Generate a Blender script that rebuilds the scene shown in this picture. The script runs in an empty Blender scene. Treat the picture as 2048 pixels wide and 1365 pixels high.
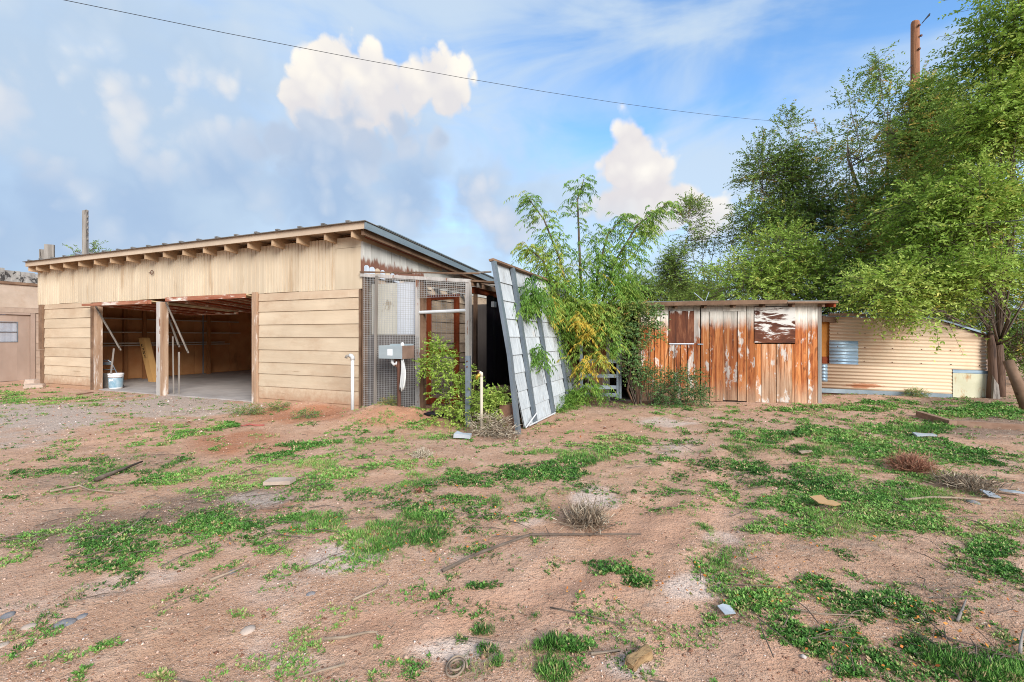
import bpy, math, random
import numpy as np
from mathutils import Vector, Matrix

rng = np.random.default_rng(7)
random.seed(7)
scene = bpy.context.scene
col = scene.collection
R = math.radians

# ------------------------------------------------------------------ camera
CH = 1.3            # camera height, metres
F = 910.0           # focal length in pixels of the 2048 px photograph
HX, HY = 1024.0, 673.0
cam_d = bpy.data.cameras.new('camera')
cam_d.lens = 16.0; cam_d.sensor_width = 36.0
cam_d.shift_y = -0.0046
cam_d.clip_start = 0.05; cam_d.clip_end = 3000
cam = bpy.data.objects.new('camera', cam_d); col.objects.link(cam)
cam.location = (0, 0, CH); cam.rotation_euler = (R(90), 0, 0)
scene.camera = cam

# ------------------------------------------------------------------ light
SUN_EL, SUN_AZ = 27.0, 152.0      # degrees; azimuth clockwise from +Y: behind the camera, a little to its right
sun_d = bpy.data.lights.new('sun', 'SUN'); sun_d.energy = 3.2; sun_d.angle = R(30); sun_d.color = (1.0, 0.975, 0.945)
sun = bpy.data.objects.new('sun', sun_d); col.objects.link(sun)
_dir = Vector((math.sin(R(SUN_AZ)) * math.cos(R(SUN_EL)), math.cos(R(SUN_AZ)) * math.cos(R(SUN_EL)), math.sin(R(SUN_EL))))
sun.rotation_euler = _dir.to_track_quat('Z', 'Y').to_euler()
sun.location = _dir * 60
scene.view_settings.view_transform = 'Standard'
scene.view_settings.look = 'None'
scene.view_settings.exposure = 0.70
scene.view_settings.gamma = 1.0
scene.view_settings.use_curve_mapping = False

def pxdir(x, y):
    """azimuth, elevation (radians) of a photograph pixel"""
    az = math.atan2(x - HX, F)
    return az, math.atan2((HY - y), math.hypot(F, x - HX))

def build_world():
    w = bpy.data.worlds.new('World'); scene.world = w; w.use_nodes = True
    nt = w.node_tree; nt.nodes.clear(); L = nt.links
    def node(t, **k):
        n = nt.nodes.new(t)
        for a, b in k.items(): setattr(n, a, b)
        return n
    def put(sock, v):
        if hasattr(v, 'is_linked') or isinstance(v, bpy.types.NodeSocket): L.new(v, sock)
        else: sock.default_value = v
    def mth(op, a, b=0.0, c=0.0, clamp=False):
        n = node('ShaderNodeMath', operation=op, use_clamp=clamp)
        put(n.inputs[0], a); put(n.inputs[1], b); put(n.inputs[2], c)
        return n.outputs[0]
    def comb(x, y, z=0.0):
        n = node('ShaderNodeCombineXYZ'); put(n.inputs[0], x); put(n.inputs[1], y); put(n.inputs[2], z); return n.outputs[0]
    def noise(vec, scale, detail=6.0, rough=0.55, dist=0.0):
        n = node('ShaderNodeTexNoise', noise_dimensions='2D'); put(n.inputs['Vector'], vec); n.inputs['Scale'].default_value = scale
        n.inputs['Detail'].default_value = detail; n.inputs['Roughness'].default_value = rough; n.inputs['Distortion'].default_value = dist
        return n.outputs['Fac']
    def sstep(v, a, b):
        n = node('ShaderNodeMapRange', interpolation_type='SMOOTHSTEP')
        put(n.inputs['Value'], v); n.inputs['From Min'].default_value = a; n.inputs['From Max'].default_value = b
        return n.outputs['Result']
    def mix(f, a, b):
        n = node('ShaderNodeMix', data_type='RGBA'); put(n.inputs['Factor'], f)
        put(n.inputs[6], a); put(n.inputs[7], b); return n.outputs[2]
    def rgb(r, g, b, k=1.0): return (r * k, g * k, b * k, 1.0)
    K = 1.0 / 0.15 / 2 ** scene.view_settings.exposure     # background strength is 0.15
    tc = node('ShaderNodeTexCoord')
    d = tc.outputs['Generated']
    sep = node('ShaderNodeSeparateXYZ'); L.new(d, sep.inputs[0])
    az = mth('ARCTAN2', sep.outputs[0], sep.outputs[1])
    el = mth('ARCSINE', sep.outputs[2])
    P = comb(az, el)
    sky = node('ShaderNodeTexSky', sky_type='NISHITA'); sky.sun_disc = False
    sky.sun_elevation = R(SUN_EL); sky.sun_rotation = R(SUN_AZ)
    sky.air_density = 1.0; sky.dust_density = 0.6; sky.ozone_density = 2.0
    hs = node('ShaderNodeHueSaturation'); hs.inputs['Saturation'].default_value = 1.18; hs.inputs['Value'].default_value = 1.3
    L.new(sky.outputs[0], hs.inputs['Color'])
    colr = hs.outputs[0]
    # high thin cloud: streaks drawn out along a slant, everywhere in the sky
    mp = node('ShaderNodeMapping'); L.new(P, mp.inputs['Vector']); mp.inputs['Rotation'].default_value = (0, 0, R(-28)); mp.inputs['Scale'].default_value = (1.5, 5.5, 1)
    c1 = noise(mp.outputs[0], 1.35, 6.0, 0.52, 0.5)
    c2 = noise(P, 2.1, 5.0, 0.55, 0.4)
    left = sstep(az, 0.55, -0.5)
    cov = mth('ADD', mth('MULTIPLY', c1, 0.75), mth('ADD', mth('MULTIPLY', c2, 0.45), mth('MULTIPLY', left, 0.12)))
    low = sstep(el, 0.55, 0.12)
    cov = mth('ADD', cov, mth('MULTIPLY', low, 0.07))
    cir = mth('MULTIPLY', sstep(cov, 0.43, 0.77), 0.88)
    colr = mix(cir, colr, rgb(0.63, 0.76, 0.90, K))
    # shared relief of the heaped clouds
    def voro(vec, scale, det=2.0):
        n = node('ShaderNodeTexVoronoi', voronoi_dimensions='2D', feature='F1'); put(n.inputs['Vector'], vec); n.inputs['Scale'].default_value = scale
        n.inputs['Detail'].default_value = det; n.inputs['Roughness'].default_value = 0.55; return n.outputs['Distance']
    wob = noise(P, 6.0, 6.0, 0.58)
    warp = node('ShaderNodeVectorMath', operation='ADD'); L.new(P, warp.inputs[0]); L.new(comb(mth('MULTIPLY', wob, 0.05), mth('MULTIPLY', noise(P, 9.0, 3.0), 0.05)), warp.inputs[1])
    puff = voro(warp.outputs[0], 9.0, 2.0)
    relief = mth('ADD', mth('MULTIPLY', mth('SUBTRACT', 0.48, puff), 1.3), mth('MULTIPLY', mth('SUBTRACT', wob, 0.5), 0.9))
    jag = mth('ADD', mth('MULTIPLY', mth('SUBTRACT', wob, 0.5), 0.10), mth('MULTIPLY', mth('SUBTRACT', 0.74, puff), 0.07))
    def heap(circles):
        acc = None
        for (x, y, r) in circles:
            a, e = pxdir(x, y)
            n = node('ShaderNodeVectorMath', operation='DISTANCE'); L.new(P, n.inputs[0]); n.inputs[1].default_value = (a, e, 0)
            v = mth('SUBTRACT', r / F, n.outputs['Value'])
            acc = v if acc is None else mth('SMOOTH_MAX', acc, v, 0.02)
        return acc
    def cloud(colr, circles, lit, shade, soft, jagk=1.0, opac=1.0, rel=0.7, tone=0.4, edge=0.5, depth=0.09):
        h = mth('ADD', heap(circles), mth('MULTIPLY', jag, jagk))
        m = mth('MULTIPLY', sstep(h, 0.0, soft), opac)
        e = sstep(h, depth, 0.0)
        sh = mth('ADD', mth('ADD', mth('MULTIPLY', relief, rel), mth('MULTIPLY', e, edge)), tone, clamp=True)
        return mix(m, colr, mix(sh, shade, lit))
    white = rgb(1.02, 0.98, 0.92, K)
    # a pale veil low on the left
    colr = cloud(colr, [(300, 300, 330), (-100, 330, 330), (750, 360, 260), (1050, 420, 180)], rgb(0.70, 0.79, 0.89, K), rgb(0.50, 0.64, 0.82, K), 0.20, 1.2, 0.85, 0.8, 0.35, 0.2, 0.2)
    # towering heads that the light reaches
    colr = cloud(colr, [(1262, 285, 52), (1248, 330, 60), (1300, 345, 52), (1285, 395, 75), (1350, 410, 52), (1225, 400, 45), (1405, 432, 36)], white, rgb(0.80, 0.77, 0.79, K), 0.022, 0.8, 1.0, 1.1, 0.55, 0.35, 0.06)
    colr = cloud(colr, [(680, 172, 72), (745, 178, 68), (610, 212, 56), (868, 152, 44), (895, 200, 56), (815, 200, 62), (715, 220, 80), (780, 215, 70)], rgb(1.06, 1.0, 0.90, K), rgb(0.80, 0.78, 0.80, K), 0.018, 0.8, 1.0, 1.1, 0.6, 0.35, 0.05)
    colr = cloud(colr, [(262, 208, 56), (236, 285, 44), (130, 245, 50), (20, 235, 80), (366, 160, 32), (450, 182, 34), (330, 330, 34), (60, 310, 60), (310, 395, 22), (620, 340, 30)], rgb(0.98, 0.95, 0.90, K), rgb(0.68, 0.74, 0.84, K), 0.06, 1.3, 0.85, 0.9, 0.45, 0.3, 0.06)
    # shaded billows in front of them
    colr = cloud(colr, [(700, 238, 52), (640, 285, 70), (560, 290, 70), (800, 250, 60), (885, 278, 46), (735, 290, 70)], rgb(0.80, 0.82, 0.88, K), rgb(0.52, 0.62, 0.78, K), 0.035, 0.8, 0.92, 0.8, 0.25, 0.65, 0.05)
    colr = cloud(colr, [(450, 350, 110), (640, 385, 150), (830, 380, 120), (940, 400, 110), (1010, 470, 110), (280, 420, 130), (90, 420, 130), (-120, 420, 150)], rgb(0.68, 0.76, 0.87, K), rgb(0.40, 0.55, 0.78, K), 0.13, 1.1, 0.85, 0.9, 0.30, 0.35, 0.12)
    colr = cloud(colr, [(905, 385, 40), (960, 420, 60), (1020, 460, 70), (880, 430, 40), (1080, 440, 50)], rgb(0.84, 0.85, 0.90, K), rgb(0.60, 0.68, 0.81, K), 0.07, 1.0, 0.8, 0.7, 0.4, 0.4, 0.06)
    colr = cloud(colr, [(1210, 480, 120), (1340, 510, 110), (1480, 520, 120)], rgb(0.70, 0.75, 0.84, K), rgb(0.50, 0.61, 0.77, K), 0.16, 0.9, 0.85, 0.5, 0.5, 0.2, 0.1)
    # a darker blue-grey base near the horizon, all round
    hb = mth('MULTIPLY', sstep(mth('ADD', el, mth('MULTIPLY', jag, 0.9)), 0.20, 0.02), 0.75)
    colr = mix(hb, colr, mix(c2, rgb(0.30, 0.46, 0.70, K), rgb(0.55, 0.66, 0.82, K)))
    bg = node('ShaderNodeBackground'); bg.inputs['Strength'].default_value = 0.15
    L.new(colr, bg.inputs['Color'])
    out = node('ShaderNodeOutputWorld'); L.new(bg.outputs[0], out.inputs['Surface'])
build_world()
scene.world.cycles.sampling_method = 'MANUAL'; scene.world.cycles.sample_map_resolution = 256

# ------------------------------------------------------------------ projection helpers (pixel of the photograph -> place)
def at(x, y, Y):
    return Vector(((x - HX) / F * Y, Y, CH + (HY - y) / F * Y))
def ground_pt(x, y):
    Y = CH * F / (y - HY)
    return ((x - HX) / F * Y, Y)

# ------------------------------------------------------------------ numpy noise
def vnoise(x, y, seed=0):
    xi = np.floor(x).astype(np.int64); yi = np.floor(y).astype(np.int64)
    fx = x - xi; fy = y - yi
    fx = fx * fx * (3 - 2 * fx); fy = fy * fy * (3 - 2 * fy)
    def h(a, b):
        v = np.sin((a * 127.1 + b * 311.7 + seed * 74.7)) * 43758.5453
        return v - np.floor(v)
    return (h(xi, yi) * (1 - fx) + h(xi + 1, yi) * fx) * (1 - fy) + (h(xi, yi + 1) * (1 - fx) + h(xi + 1, yi + 1) * fx) * fy
def fbm(x, y, seed=0, oct=4):
    s = 0; a = 0.5; t = 0
    for k in range(oct):
        s = s + a * vnoise(x * 2 ** k + 17.3 * k, y * 2 ** k - 9.1 * k, seed + k); t += a; a *= 0.5
    return s / t
_k3 = rng.normal(size=(10, 3)); _p3 = rng.uniform(0, 6.28, 10)
def blob3(p, scale, seed=0.0):
    q = p * scale
    return np.sin(q @ _k3.T + _p3 + seed).mean(axis=1) * 1.6

# ------------------------------------------------------------------ materials
_mats = {}
def srgb(h, k=1.0):
    v = [int(h[i:i + 2], 16) / 255 for i in (0, 2, 4)]
    return tuple(((c / 12.92) if c <= 0.04045 else ((c + 0.055) / 1.055) ** 2.4) * k for c in v) + (1.0,)

class NT:
    def __init__(s, name):
        s.m = bpy.data.materials.new(name); s.m.use_nodes = True
        s.nt = s.m.node_tree; s.b = s.nt.nodes['Principled BSDF']; s.L = s.nt.links
        s.tc = s.nt.nodes.new('ShaderNodeTexCoord')
        s.obj = s.tc.outputs['Object']
    def put(s, sock, v):
        if isinstance(v, bpy.types.NodeSocket): s.L.new(v, sock)
        else: sock.default_value = v
    def node(s, t, **k):
        n = s.nt.nodes.new(t)
        for a, b in k.items(): setattr(n, a, b)
        return n
    def math(s, op, a, b=0.0, clamp=False):
        n = s.node('ShaderNodeMath', operation=op, use_clamp=clamp); s.put(n.inputs[0], a); s.put(n.inputs[1], b); return n.outputs[0]
    def mapping(s, scale=(1, 1, 1), rot=(0, 0, 0), vec=None, jitter=True):
        m = s.node('ShaderNodeMapping'); m.inputs['Scale'].default_value = scale; m.inputs['Rotation'].default_value = rot
        s.L.new(vec or s.obj, m.inputs['Vector'])
        if jitter:
            oi = s.rand()
            c = s.node('ShaderNodeCombineXYZ')
            for i, k in enumerate((37.0, 23.0, 51.0)): s.put(c.inputs[i], s.math('MULTIPLY', oi, k))
            s.L.new(c.outputs[0], m.inputs['Location'])
        return m.outputs[0]
    def rand(s):
        if not hasattr(s, '_oi'): s._oi = s.node('ShaderNodeObjectInfo')
        return s._oi.outputs['Random']
    def noise(s, scale, detail=5.0, rough=0.6, vec=None, dist=0.0):
        n = s.node('ShaderNodeTexNoise'); n.inputs['Scale'].default_value = scale; n.inputs['Detail'].default_value = detail
        n.inputs['Roughness'].default_value = rough; n.inputs['Distortion'].default_value = dist
        s.L.new(vec or s.obj, n.inputs['Vector']); return n.outputs['Fac']
    def ramp(s, fac, stops):
        n = s.node('ShaderNodeValToRGB'); e = n.color_ramp.elements
        e[0].position, e[0].color = stops[0]; e[1].position, e[1].color = stops[-1]
        for p, c in stops[1:-1]:
            k = e.new(p); k.color = c
        s.L.new(fac, n.inputs['Fac']); return n.outputs['Color']
    def step(s, v, a, b):
        n = s.node('ShaderNodeMapRange', interpolation_type='SMOOTHSTEP'); s.put(n.inputs['Value'], v)
        n.inputs['From Min'].default_value = a; n.inputs['From Max'].default_value = b; return n.outputs['Result']
    def mix(s, f, a, b, blend='MIX'):
        n = s.node('ShaderNodeMix', data_type='RGBA', blend_type=blend); s.put(n.inputs['Factor'], f)
        s.put(n.inputs[6], a); s.put(n.inputs[7], b); return n.outputs[2]
    def attr(s, name):
        n = s.node('ShaderNodeAttribute'); n.attribute_name = name; return n.outputs['Fac']
    def axis(s, i):
        n = s.node('ShaderNodeSeparateXYZ'); s.L.new(s.obj, n.inputs[0]); return n.outputs[i]
    def bump(s, h, strength=0.4, dist=0.01, prev=None):
        n = s.node('ShaderNodeBump'); n.inputs['Strength'].default_value = strength; n.inputs['Distance'].default_value = dist
        s.L.new(h, n.inputs['Height'])
        if prev is not None: s.L.new(prev, n.inputs['Normal'])
        s.L.new(n.outputs[0], s.b.inputs['Normal']); return n.outputs[0]
    def out(s, colr, rough=0.85, metal=0.0, spec=0.3):
        s.put(s.b.inputs['Base Color'], colr); s.put(s.b.inputs['Roughness'], rough); s.b.inputs['Metallic'].default_value = metal
        s.b.inputs['Specular IOR Level'].default_value = spec
        return s.m

def surf(name, c1, c2, grain=(1, 1, 1), nscale=6.0, detail=6.0, rough=0.85, bump=0.35, bdist=0.006, bscale=30.0,
         metal=0.0, spec=0.3, vary=0.18, overlays=(), grads=()):
    """general weathered surface: two tones drawn out along a grain, patches of other colours, wear bands along an axis"""
    if name in _mats: return _mats[name]
    t = NT(name)
    v = t.mapping(grain)
    n1 = t.noise(nscale, detail, 0.62, v)
    c = t.ramp(n1, [(0.3, c1), (0.7, c2)])
    n_soft = t.noise(1.3, 3.0, 0.5, t.mapping((1, 1, 1)))
    c = t.mix(t.math('MULTIPLY', t.step(n_soft, 0.35, 0.7), 0.22), c, tuple(x * 0.62 for x in c1[:3]) + (1,))
    for (oc, thr, softn, sc, gr, amt) in overlays:
        n2 = t.noise(sc, 7.0, 0.66, t.mapping(gr))
        c = t.mix(t.math('MULTIPLY', t.step(n2, thr, thr + softn), amt), c, oc)
    for (gc, ax, lo, hi, jag, gr, amt) in grads:
        n3 = t.noise(9.0, 6.0, 0.65, t.mapping(gr))
        val = t.math('ADD', t.axis(ax), t.math('MULTIPLY', t.math('SUBTRACT', n3, 0.5), jag))
        c = t.mix(t.math('MULTIPLY', t.step(val, lo, hi), amt), c, gc)
    hv = t.node('ShaderNodeHueSaturation')
    t.put(hv.inputs['Value'], t.math('ADD', t.math('MULTIPLY', t.rand(), vary), 1.0 - vary / 2)); t.L.new(c, hv.inputs['Color'])
    nb = t.noise(bscale, 5.0, 0.6, t.mapping(grain))
    t.bump(nb, bump, bdist)
    _mats[name] = t.out(hv.outputs[0], rough, metal, spec)
    return _mats[name]

V = (1, 1, 0.06)      # grain upright
H = (0.06, 0.06, 1)   # grain level
def W(v, b=1.0): return (v, v * b, v * b * b, 1)
M = {}
M['panel'] = surf('tan_panel_paint', srgb('beab90'), srgb('d0bfa4'), V, 5, bump=0.2, rough=0.75,
                  overlays=[(srgb('a08464'), 0.54, 0.16, 4.0, (1, 1, 0.12), 0.6), (srgb('efe6da'), 0.70, 0.08, 2.0, (1, 1, 0.3), 0.4)])
M['lap'] = surf('tan_lap_paint', srgb('bca68a'), srgb('d0bca0'), (0.12, 0.12, 1), 4, bump=0.2, rough=0.8, vary=0.12,
                overlays=[(srgb('ac9074'), 0.46, 0.22, 1.7, (0.5, 0.5, 1), 0.6), (srgb('7c5c42'), 0.62, 0.1, 7.0, (0.15, 0.15, 1), 0.6)],
                grads=[(srgb('9a6c4e'), 2, 0.40, 0.02, 0.5, (1, 1, 1), 0.7), (srgb('a88a70'), 2, 1.9, 2.1, 0.4, (1, 1, .2), 0.4)])
M['lap_shade'] = surf('shaded_lap_paint', srgb('a08a72'), srgb('b8a28a'), (0.12, 0.12, 1), 4, overlays=[(srgb('5c4636'), 0.5, 0.2, 3, (0.3, 0.3, 1), 0.7)])  # darker copy of the lap paint: the side wall's shade put into the colour
M['trim'] = surf('tan_trim_paint', srgb('b8a28a'), srgb('ccb8a0'), (0.2, 0.2, 0.2), 5, rough=0.7, bump=0.15, overlays=[(srgb('8d745a'), 0.62, 0.12, 5, (0.3, 0.3, 0.3), 0.5)])
M['rafter'] = surf('rafter_paint', srgb('a98b6c'), srgb('bb9f80'), (1, 0.1, 1), 7, overlays=[(srgb('7a5c42'), 0.58, 0.15, 6, (1, 0.2, 1), 0.6)])
M['post'] = surf('weathered_post', srgb('8d6a50'), srgb('b59a80'), V, 12, bump=0.6,
                 overlays=[(srgb('d8ccc0'), 0.52, 0.12, 5, (1, 1, 0.2), 0.85), (srgb('4a3020'), 0.63, 0.08, 9, (1, 1, 0.12), 0.8)])
M['peeled'] = surf('peeled_white_post', srgb('9a938b'), srgb('c2bbb3'), V, 9, bump=0.6,
                   overlays=[(srgb('7a4a2e'), 0.57, 0.06, 6, (1, 1, 0.3), 0.9), (srgb('8f8880'), 0.6, 0.1, 14, (1, 1, 0.4), 0.7)])
M['oldwood'] = surf('old_brown_wood', srgb('5a4231'), srgb('8b6f58'), (0.2, 0.2, 0.2), 14, bump=0.5, overlays=[(srgb('2e2018'), 0.6, 0.1, 8, (1, 1, 1), 0.6)])
M['greywood'] = surf('grey_wood', srgb('6a6259'), srgb('9a9187'), V, 12, bump=0.6, overlays=[(srgb('332a24'), 0.58, 0.08, 10, (1, 1, 0.1), 0.8)])
M['redwood'] = surf('red_stained_wood', srgb('6e2f16'), srgb('9a4a24'), V, 10, bump=0.3)
M['ceil'] = surf('ceiling_board', srgb('a87850'), srgb('c8a078'), (1, 0.1, 1), 7)
M['doorframe'] = surf('door_frame_wood', srgb('8c5038'), srgb('b98468'), (0.1, 1, 1), 9, bump=0.5, overlays=[(srgb('ddd2c4'), 0.52, 0.1, 5, (0.25, 1, 1), 0.9)])
M['doorskin'] = surf('door_skin', srgb('b49a72'), srgb('cdb690'), (1, 0.2, 1), 4, overlays=[(srgb('8a8f6a'), 0.5, 0.2, 1.5, (1, 1, 1), 0.5)])
M['fibre'] = surf('brown_fibreboard', srgb('c68452'), srgb('d8a06c'), (0.7, 0.7, 0.7), 3, rough=0.8, bump=0.15, overlays=[(srgb('7c4424'), 0.55, 0.2, 1.2, (1, 1, 0.6), 0.6)])
M['stud'] = surf('stud_wood', srgb('96603a'), srgb('b07c50'), V, 10)
M['shelf'] = surf('shelf_wood', srgb('c0a890'), srgb('ddd0c0'), (0.1, 0.1, 1), 9)
M['gable'] = surf('gable_plank', srgb('a8a49c'), srgb('c4c0b6'), V, 9, bump=0.4, overlays=[(srgb('7c766c'), 0.58, 0.12, 8, (1, 1, 0.08), 0.7)],
                  grads=[(srgb('6a3a22'), 2, 2.70, 2.58, 0.42, (1, 1.5, 0.35), 0.9)])
M['gable_far'] = surf('gable_plank_sound', srgb('a8a49c'), srgb('c4c0b6'), V, 9, bump=0.4, overlays=[(srgb('7c766c'), 0.58, 0.12, 8, (1, 1, 0.08), 0.7)])
M['galv'] = surf('galvanised_steel', srgb('737d85'), srgb('939da4'), (1, 1, 0.3), 6, rough=0.45, bump=0.08, metal=0.55, spec=0.5, vary=0.1)
M['flash'] = surf('roof_flashing', srgb('77858c'), srgb('93a0a6'), (1, 0.1, 1), 4, rough=0.5, bump=0.05, metal=0.4, spec=0.5)
M['roofmetal'] = surf('roof_metal', srgb('6f6a64'), srgb('8a857e'), (1, 0.1, 1), 4, rough=0.5, metal=0.3)
M['wire'] = surf('wire_steel', srgb('a8a6a2'), srgb('c2c0bc'), (1, 1, 1), 8, rough=0.6, metal=0.3, bump=0)
M['black'] = surf('black_sheet', srgb('17131a'), srgb('2a2028'), V, 3, rough=0.6, bump=0.5, bdist=0.03, bscale=5)
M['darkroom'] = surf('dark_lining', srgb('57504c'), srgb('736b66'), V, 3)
M['ply_cream'] = surf('weathered_ply', srgb('bdb8a8'), srgb('d8d3c4'), V, 5, bump=0.3, overlays=[(srgb('8a7658'), 0.6, 0.08, 3.5, (1, 1, 0.6), 0.7), (srgb('5a4a3a'), 0.68, 0.05, 9, (1, 1, 0.5), 0.6)])
M['ply_white'] = surf('white_ply', srgb('c4c9d0'), srgb('dfe2e6'), V, 5, bump=0.3, overlays=[(srgb('a08a72'), 0.64, 0.06, 3, (1, 1, 0.6), 0.7)])
M['whitepipe'] = surf('white_pipe', srgb('bcbcba'), srgb('d2d2d0'), (1, 1, 1), 6, rough=0.45, bump=0.02, overlays=[(srgb('a08878'), 0.66, 0.06, 8, (1, 1, 1), 0.5)])
M['oldpipe'] = surf('painted_pipe', srgb('b5a890'), srgb('cfc4b0'), V, 9, overlays=[(srgb('7a5a40'), 0.6, 0.08, 7, (1, 1, 0.4), 0.7)])
M['rust'] = surf('rusty_iron', srgb('4f342a'), srgb('6e4a3a'), (1, 1, 1), 12, bump=0.3)
M['steel'] = surf('sink_steel', srgb('a5b0b2'), srgb('c2cccc'), (0.2, 1, 1), 3, rough=0.4, metal=0.45, bump=0.05, spec=0.5, overlays=[(srgb('8a7a6a'), 0.68, 0.06, 5, (1, 1, 1), 0.5)])
M['sinkside'] = surf('rusty_sink_end', srgb('7a6254'), srgb('94796a'), (1, 1, 1), 5, rough=0.6)
M['brass'] = surf('yellow_brass', srgb('a8872e'), srgb('c9a94c'), (1, 1, 1), 6, rough=0.45, metal=0.6)
M['cloth'] = surf('white_rag', srgb('c9cac6'), srgb('e0e0dc'), V, 6, rough=0.95)
M['label'] = surf('white_sticker', srgb('dedfdf'), srgb('ececec'), (1, 1, 1), 3, bump=0)
M['shingle'] = surf('white_siding', srgb('949898'), srgb('b2b6b6'), V, 22, rough=0.75, bump=0.3, vary=0.14,
                    overlays=[(srgb('7d766c'), 0.56, 0.12, 9, (1, 1, 0.08), 0.65), (srgb('a08a70'), 0.64, 0.10, 1.6, (1, 1, 0.4), 0.75)])
M['corr'] = surf('peach_corrugated', srgb('c9ae90'), srgb('d8c0a2'), (0.2, 1, 0.5), 2.5, rough=0.6, bump=0.05, vary=0.04,
                 overlays=[(srgb('b88d6c'), 0.5, 0.2, 0.9, (1, 1, 1), 0.5), (srgb('9a6a48'), 0.70, 0.06, 3, (0.4, 1, 1), 0.5)])
M['corr_rust'] = surf('rusty_corrugated', srgb('a86a44'), srgb('c98a62'), (0.3, 1, 2), 6, rough=0.75, bump=0.1)
M['corr_galv'] = surf('bare_corrugated', srgb('7f95a4'), srgb('a9bac4'), (0.3, 1, 3), 6, rough=0.45, metal=0.4, bump=0.08, overlays=[(srgb('5d7a92'), 0.5, 0.2, 3, (0.3, 1, 2), 0.6)])
M['creamsheet'] = surf('cream_metal_sheet', srgb('c2bd9c'), srgb('d2cdb0'), (1, 1, 1), 3, rough=0.6, overlays=[(srgb('a86f35'), 0.58, 0.1, 2.2, (1.5, 1, 0.7), 0.8)])
M['tanply'] = surf('tan_plywood', srgb('a8682a'), srgb('c08038'), V, 4)
M['stucco'] = surf('pink_stucco', srgb('b09c88'), srgb('c0ac98'), (1, 1, 1), 3, bump=0.35, bscale=60, overlays=[(srgb('a4886f'), 0.5, 0.2, 1.0, (1, 1, 1), 0.6)])
M['block'] = surf('block_paint', srgb('a08a78'), srgb('b49e8a'), (1, 1, 1), 6, bump=0.4, bscale=50)
M['tarpaper'] = surf('roofing_paper', srgb('6a6560'), srgb('b0aaa0'), (1, 1, 0.4), 4, bump=0.7, bdist=0.02, bscale=9, overlays=[(srgb('26221f'), 0.52, 0.08, 5, (1, 1, 1), 0.9), (srgb('9a9458'), 0.6, 0.1, 2.2, (1, 1, 1), 0.6)])
M['curtain'] = surf('white_curtain', srgb('a8b0ba'), srgb('ced4da'), (1, 1, 0.02), 14, bump=0.6, bdist=0.02, bscale=12)
M['concrete'] = surf('concrete_slab', srgb('9a918a'), srgb('b3aaa2'), (1, 1, 1), 2.5, rough=0.75, bump=0.15, bscale=60, overlays=[(srgb('7c7068'), 0.52, 0.2, 1.2, (0.5, 1.6, 1), 0.6)])
M['carton'] = surf('brown_carton', srgb('b8884e'), srgb('cca066'), V, 3, bump=0.1)
M['ink'] = surf('black_print', srgb('171310'), srgb('241d18'), (1, 1, 1), 3, bump=0)
M['bucketwhite'] = surf('bucket_plastic', srgb('d9d5d2'), srgb('e6e2df'), (1, 1, 1), 3, rough=0.45, bump=0)
M['bucketblue'] = surf('bucket_print', srgb('5f8798'), srgb('b0bcc2'), (1, 1, 0.6), 7, rough=0.5, bump=0)
M['tyre'] = surf('brown_dusty_rubber', srgb('4a3a32'), srgb('7a5c48'), (1, 1, 1), 8)
M['brick'] = surf('dusty_block', srgb('6e4c3c'), srgb('8e6a56'), (1, 1, 1), 9, bump=0.5)
M['stone'] = surf('grey_cobble', srgb('67666a'), srgb('8d8a88'), (1, 1, 1), 30, rough=0.85, bump=0.4, overlays=[(srgb('a8907e'), .5, .2, 18, (1, 1, 1), .6)])
M['stone_pale'] = surf('pale_rock', srgb('a39080'), srgb('bda998'), (1, 1, 1), 7, bump=0.4)
M['bark'] = surf('brown_bark', srgb('4c382c'), srgb('7a604e'), V, 14, bump=0.8, bdist=0.02, overlays=[(srgb('2a1e18'), 0.55, 0.1, 9, (1, 1, 0.15), 0.8)])
M['twig'] = surf('twig_bark', srgb('4c3f36'), srgb('76685a'), (1, 1, 1), 12, bump=0.2)
M['drystick'] = surf('dry_stick', srgb('7d6a58'), srgb('a8947e'), (1, 1, 1), 12)
M['polewood'] = surf('utility_pole_wood', srgb('7c5038'), srgb('ad7a56'), V, 16, bump=0.8, bdist=.02, overlays=[(srgb('4a2818'), 0.6, 0.08, 9, (1, 1, 0.1), 0.7)])
M['cable'] = surf('cable_black', srgb('2a2c30'), srgb('3a3c40'), (1, 1, 1), 3, bump=0)
M['chunk'] = surf('split_log_wood', srgb('6e5438'), srgb('a88a62'), (0.08, 1, 1), 40, bump=0.7, overlays=[(srgb('3c2a1a'), 0.55, 0.08, 34, (0.1, 1, 1), 0.8)])
M['timber'] = surf('edging_timber', srgb('80604c'), srgb('a58670'), (0.1, 1, 1), 9, bump=0.5)
M['plastic'] = surf('pale_plastic', srgb('8f959a'), srgb('b0b5b8'), (1, 1, 1), 6, rough=0.4, bump=0.3, bscale=12)
M['cardboard'] = surf('tan_cardboard', srgb('a07c54'), srgb('b8946a'), (1, 1, 1), 5)
M['redstrap'] = surf('red_strap', srgb('9a5248'), srgb('b06a60'), (1, 1, 1), 5)
M['door_tan'] = surf('door_tan_paint', srgb('988272'), srgb('a89282'), (1, 1, 0.4), 3, bump=0.1, rough=0.6)

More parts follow.
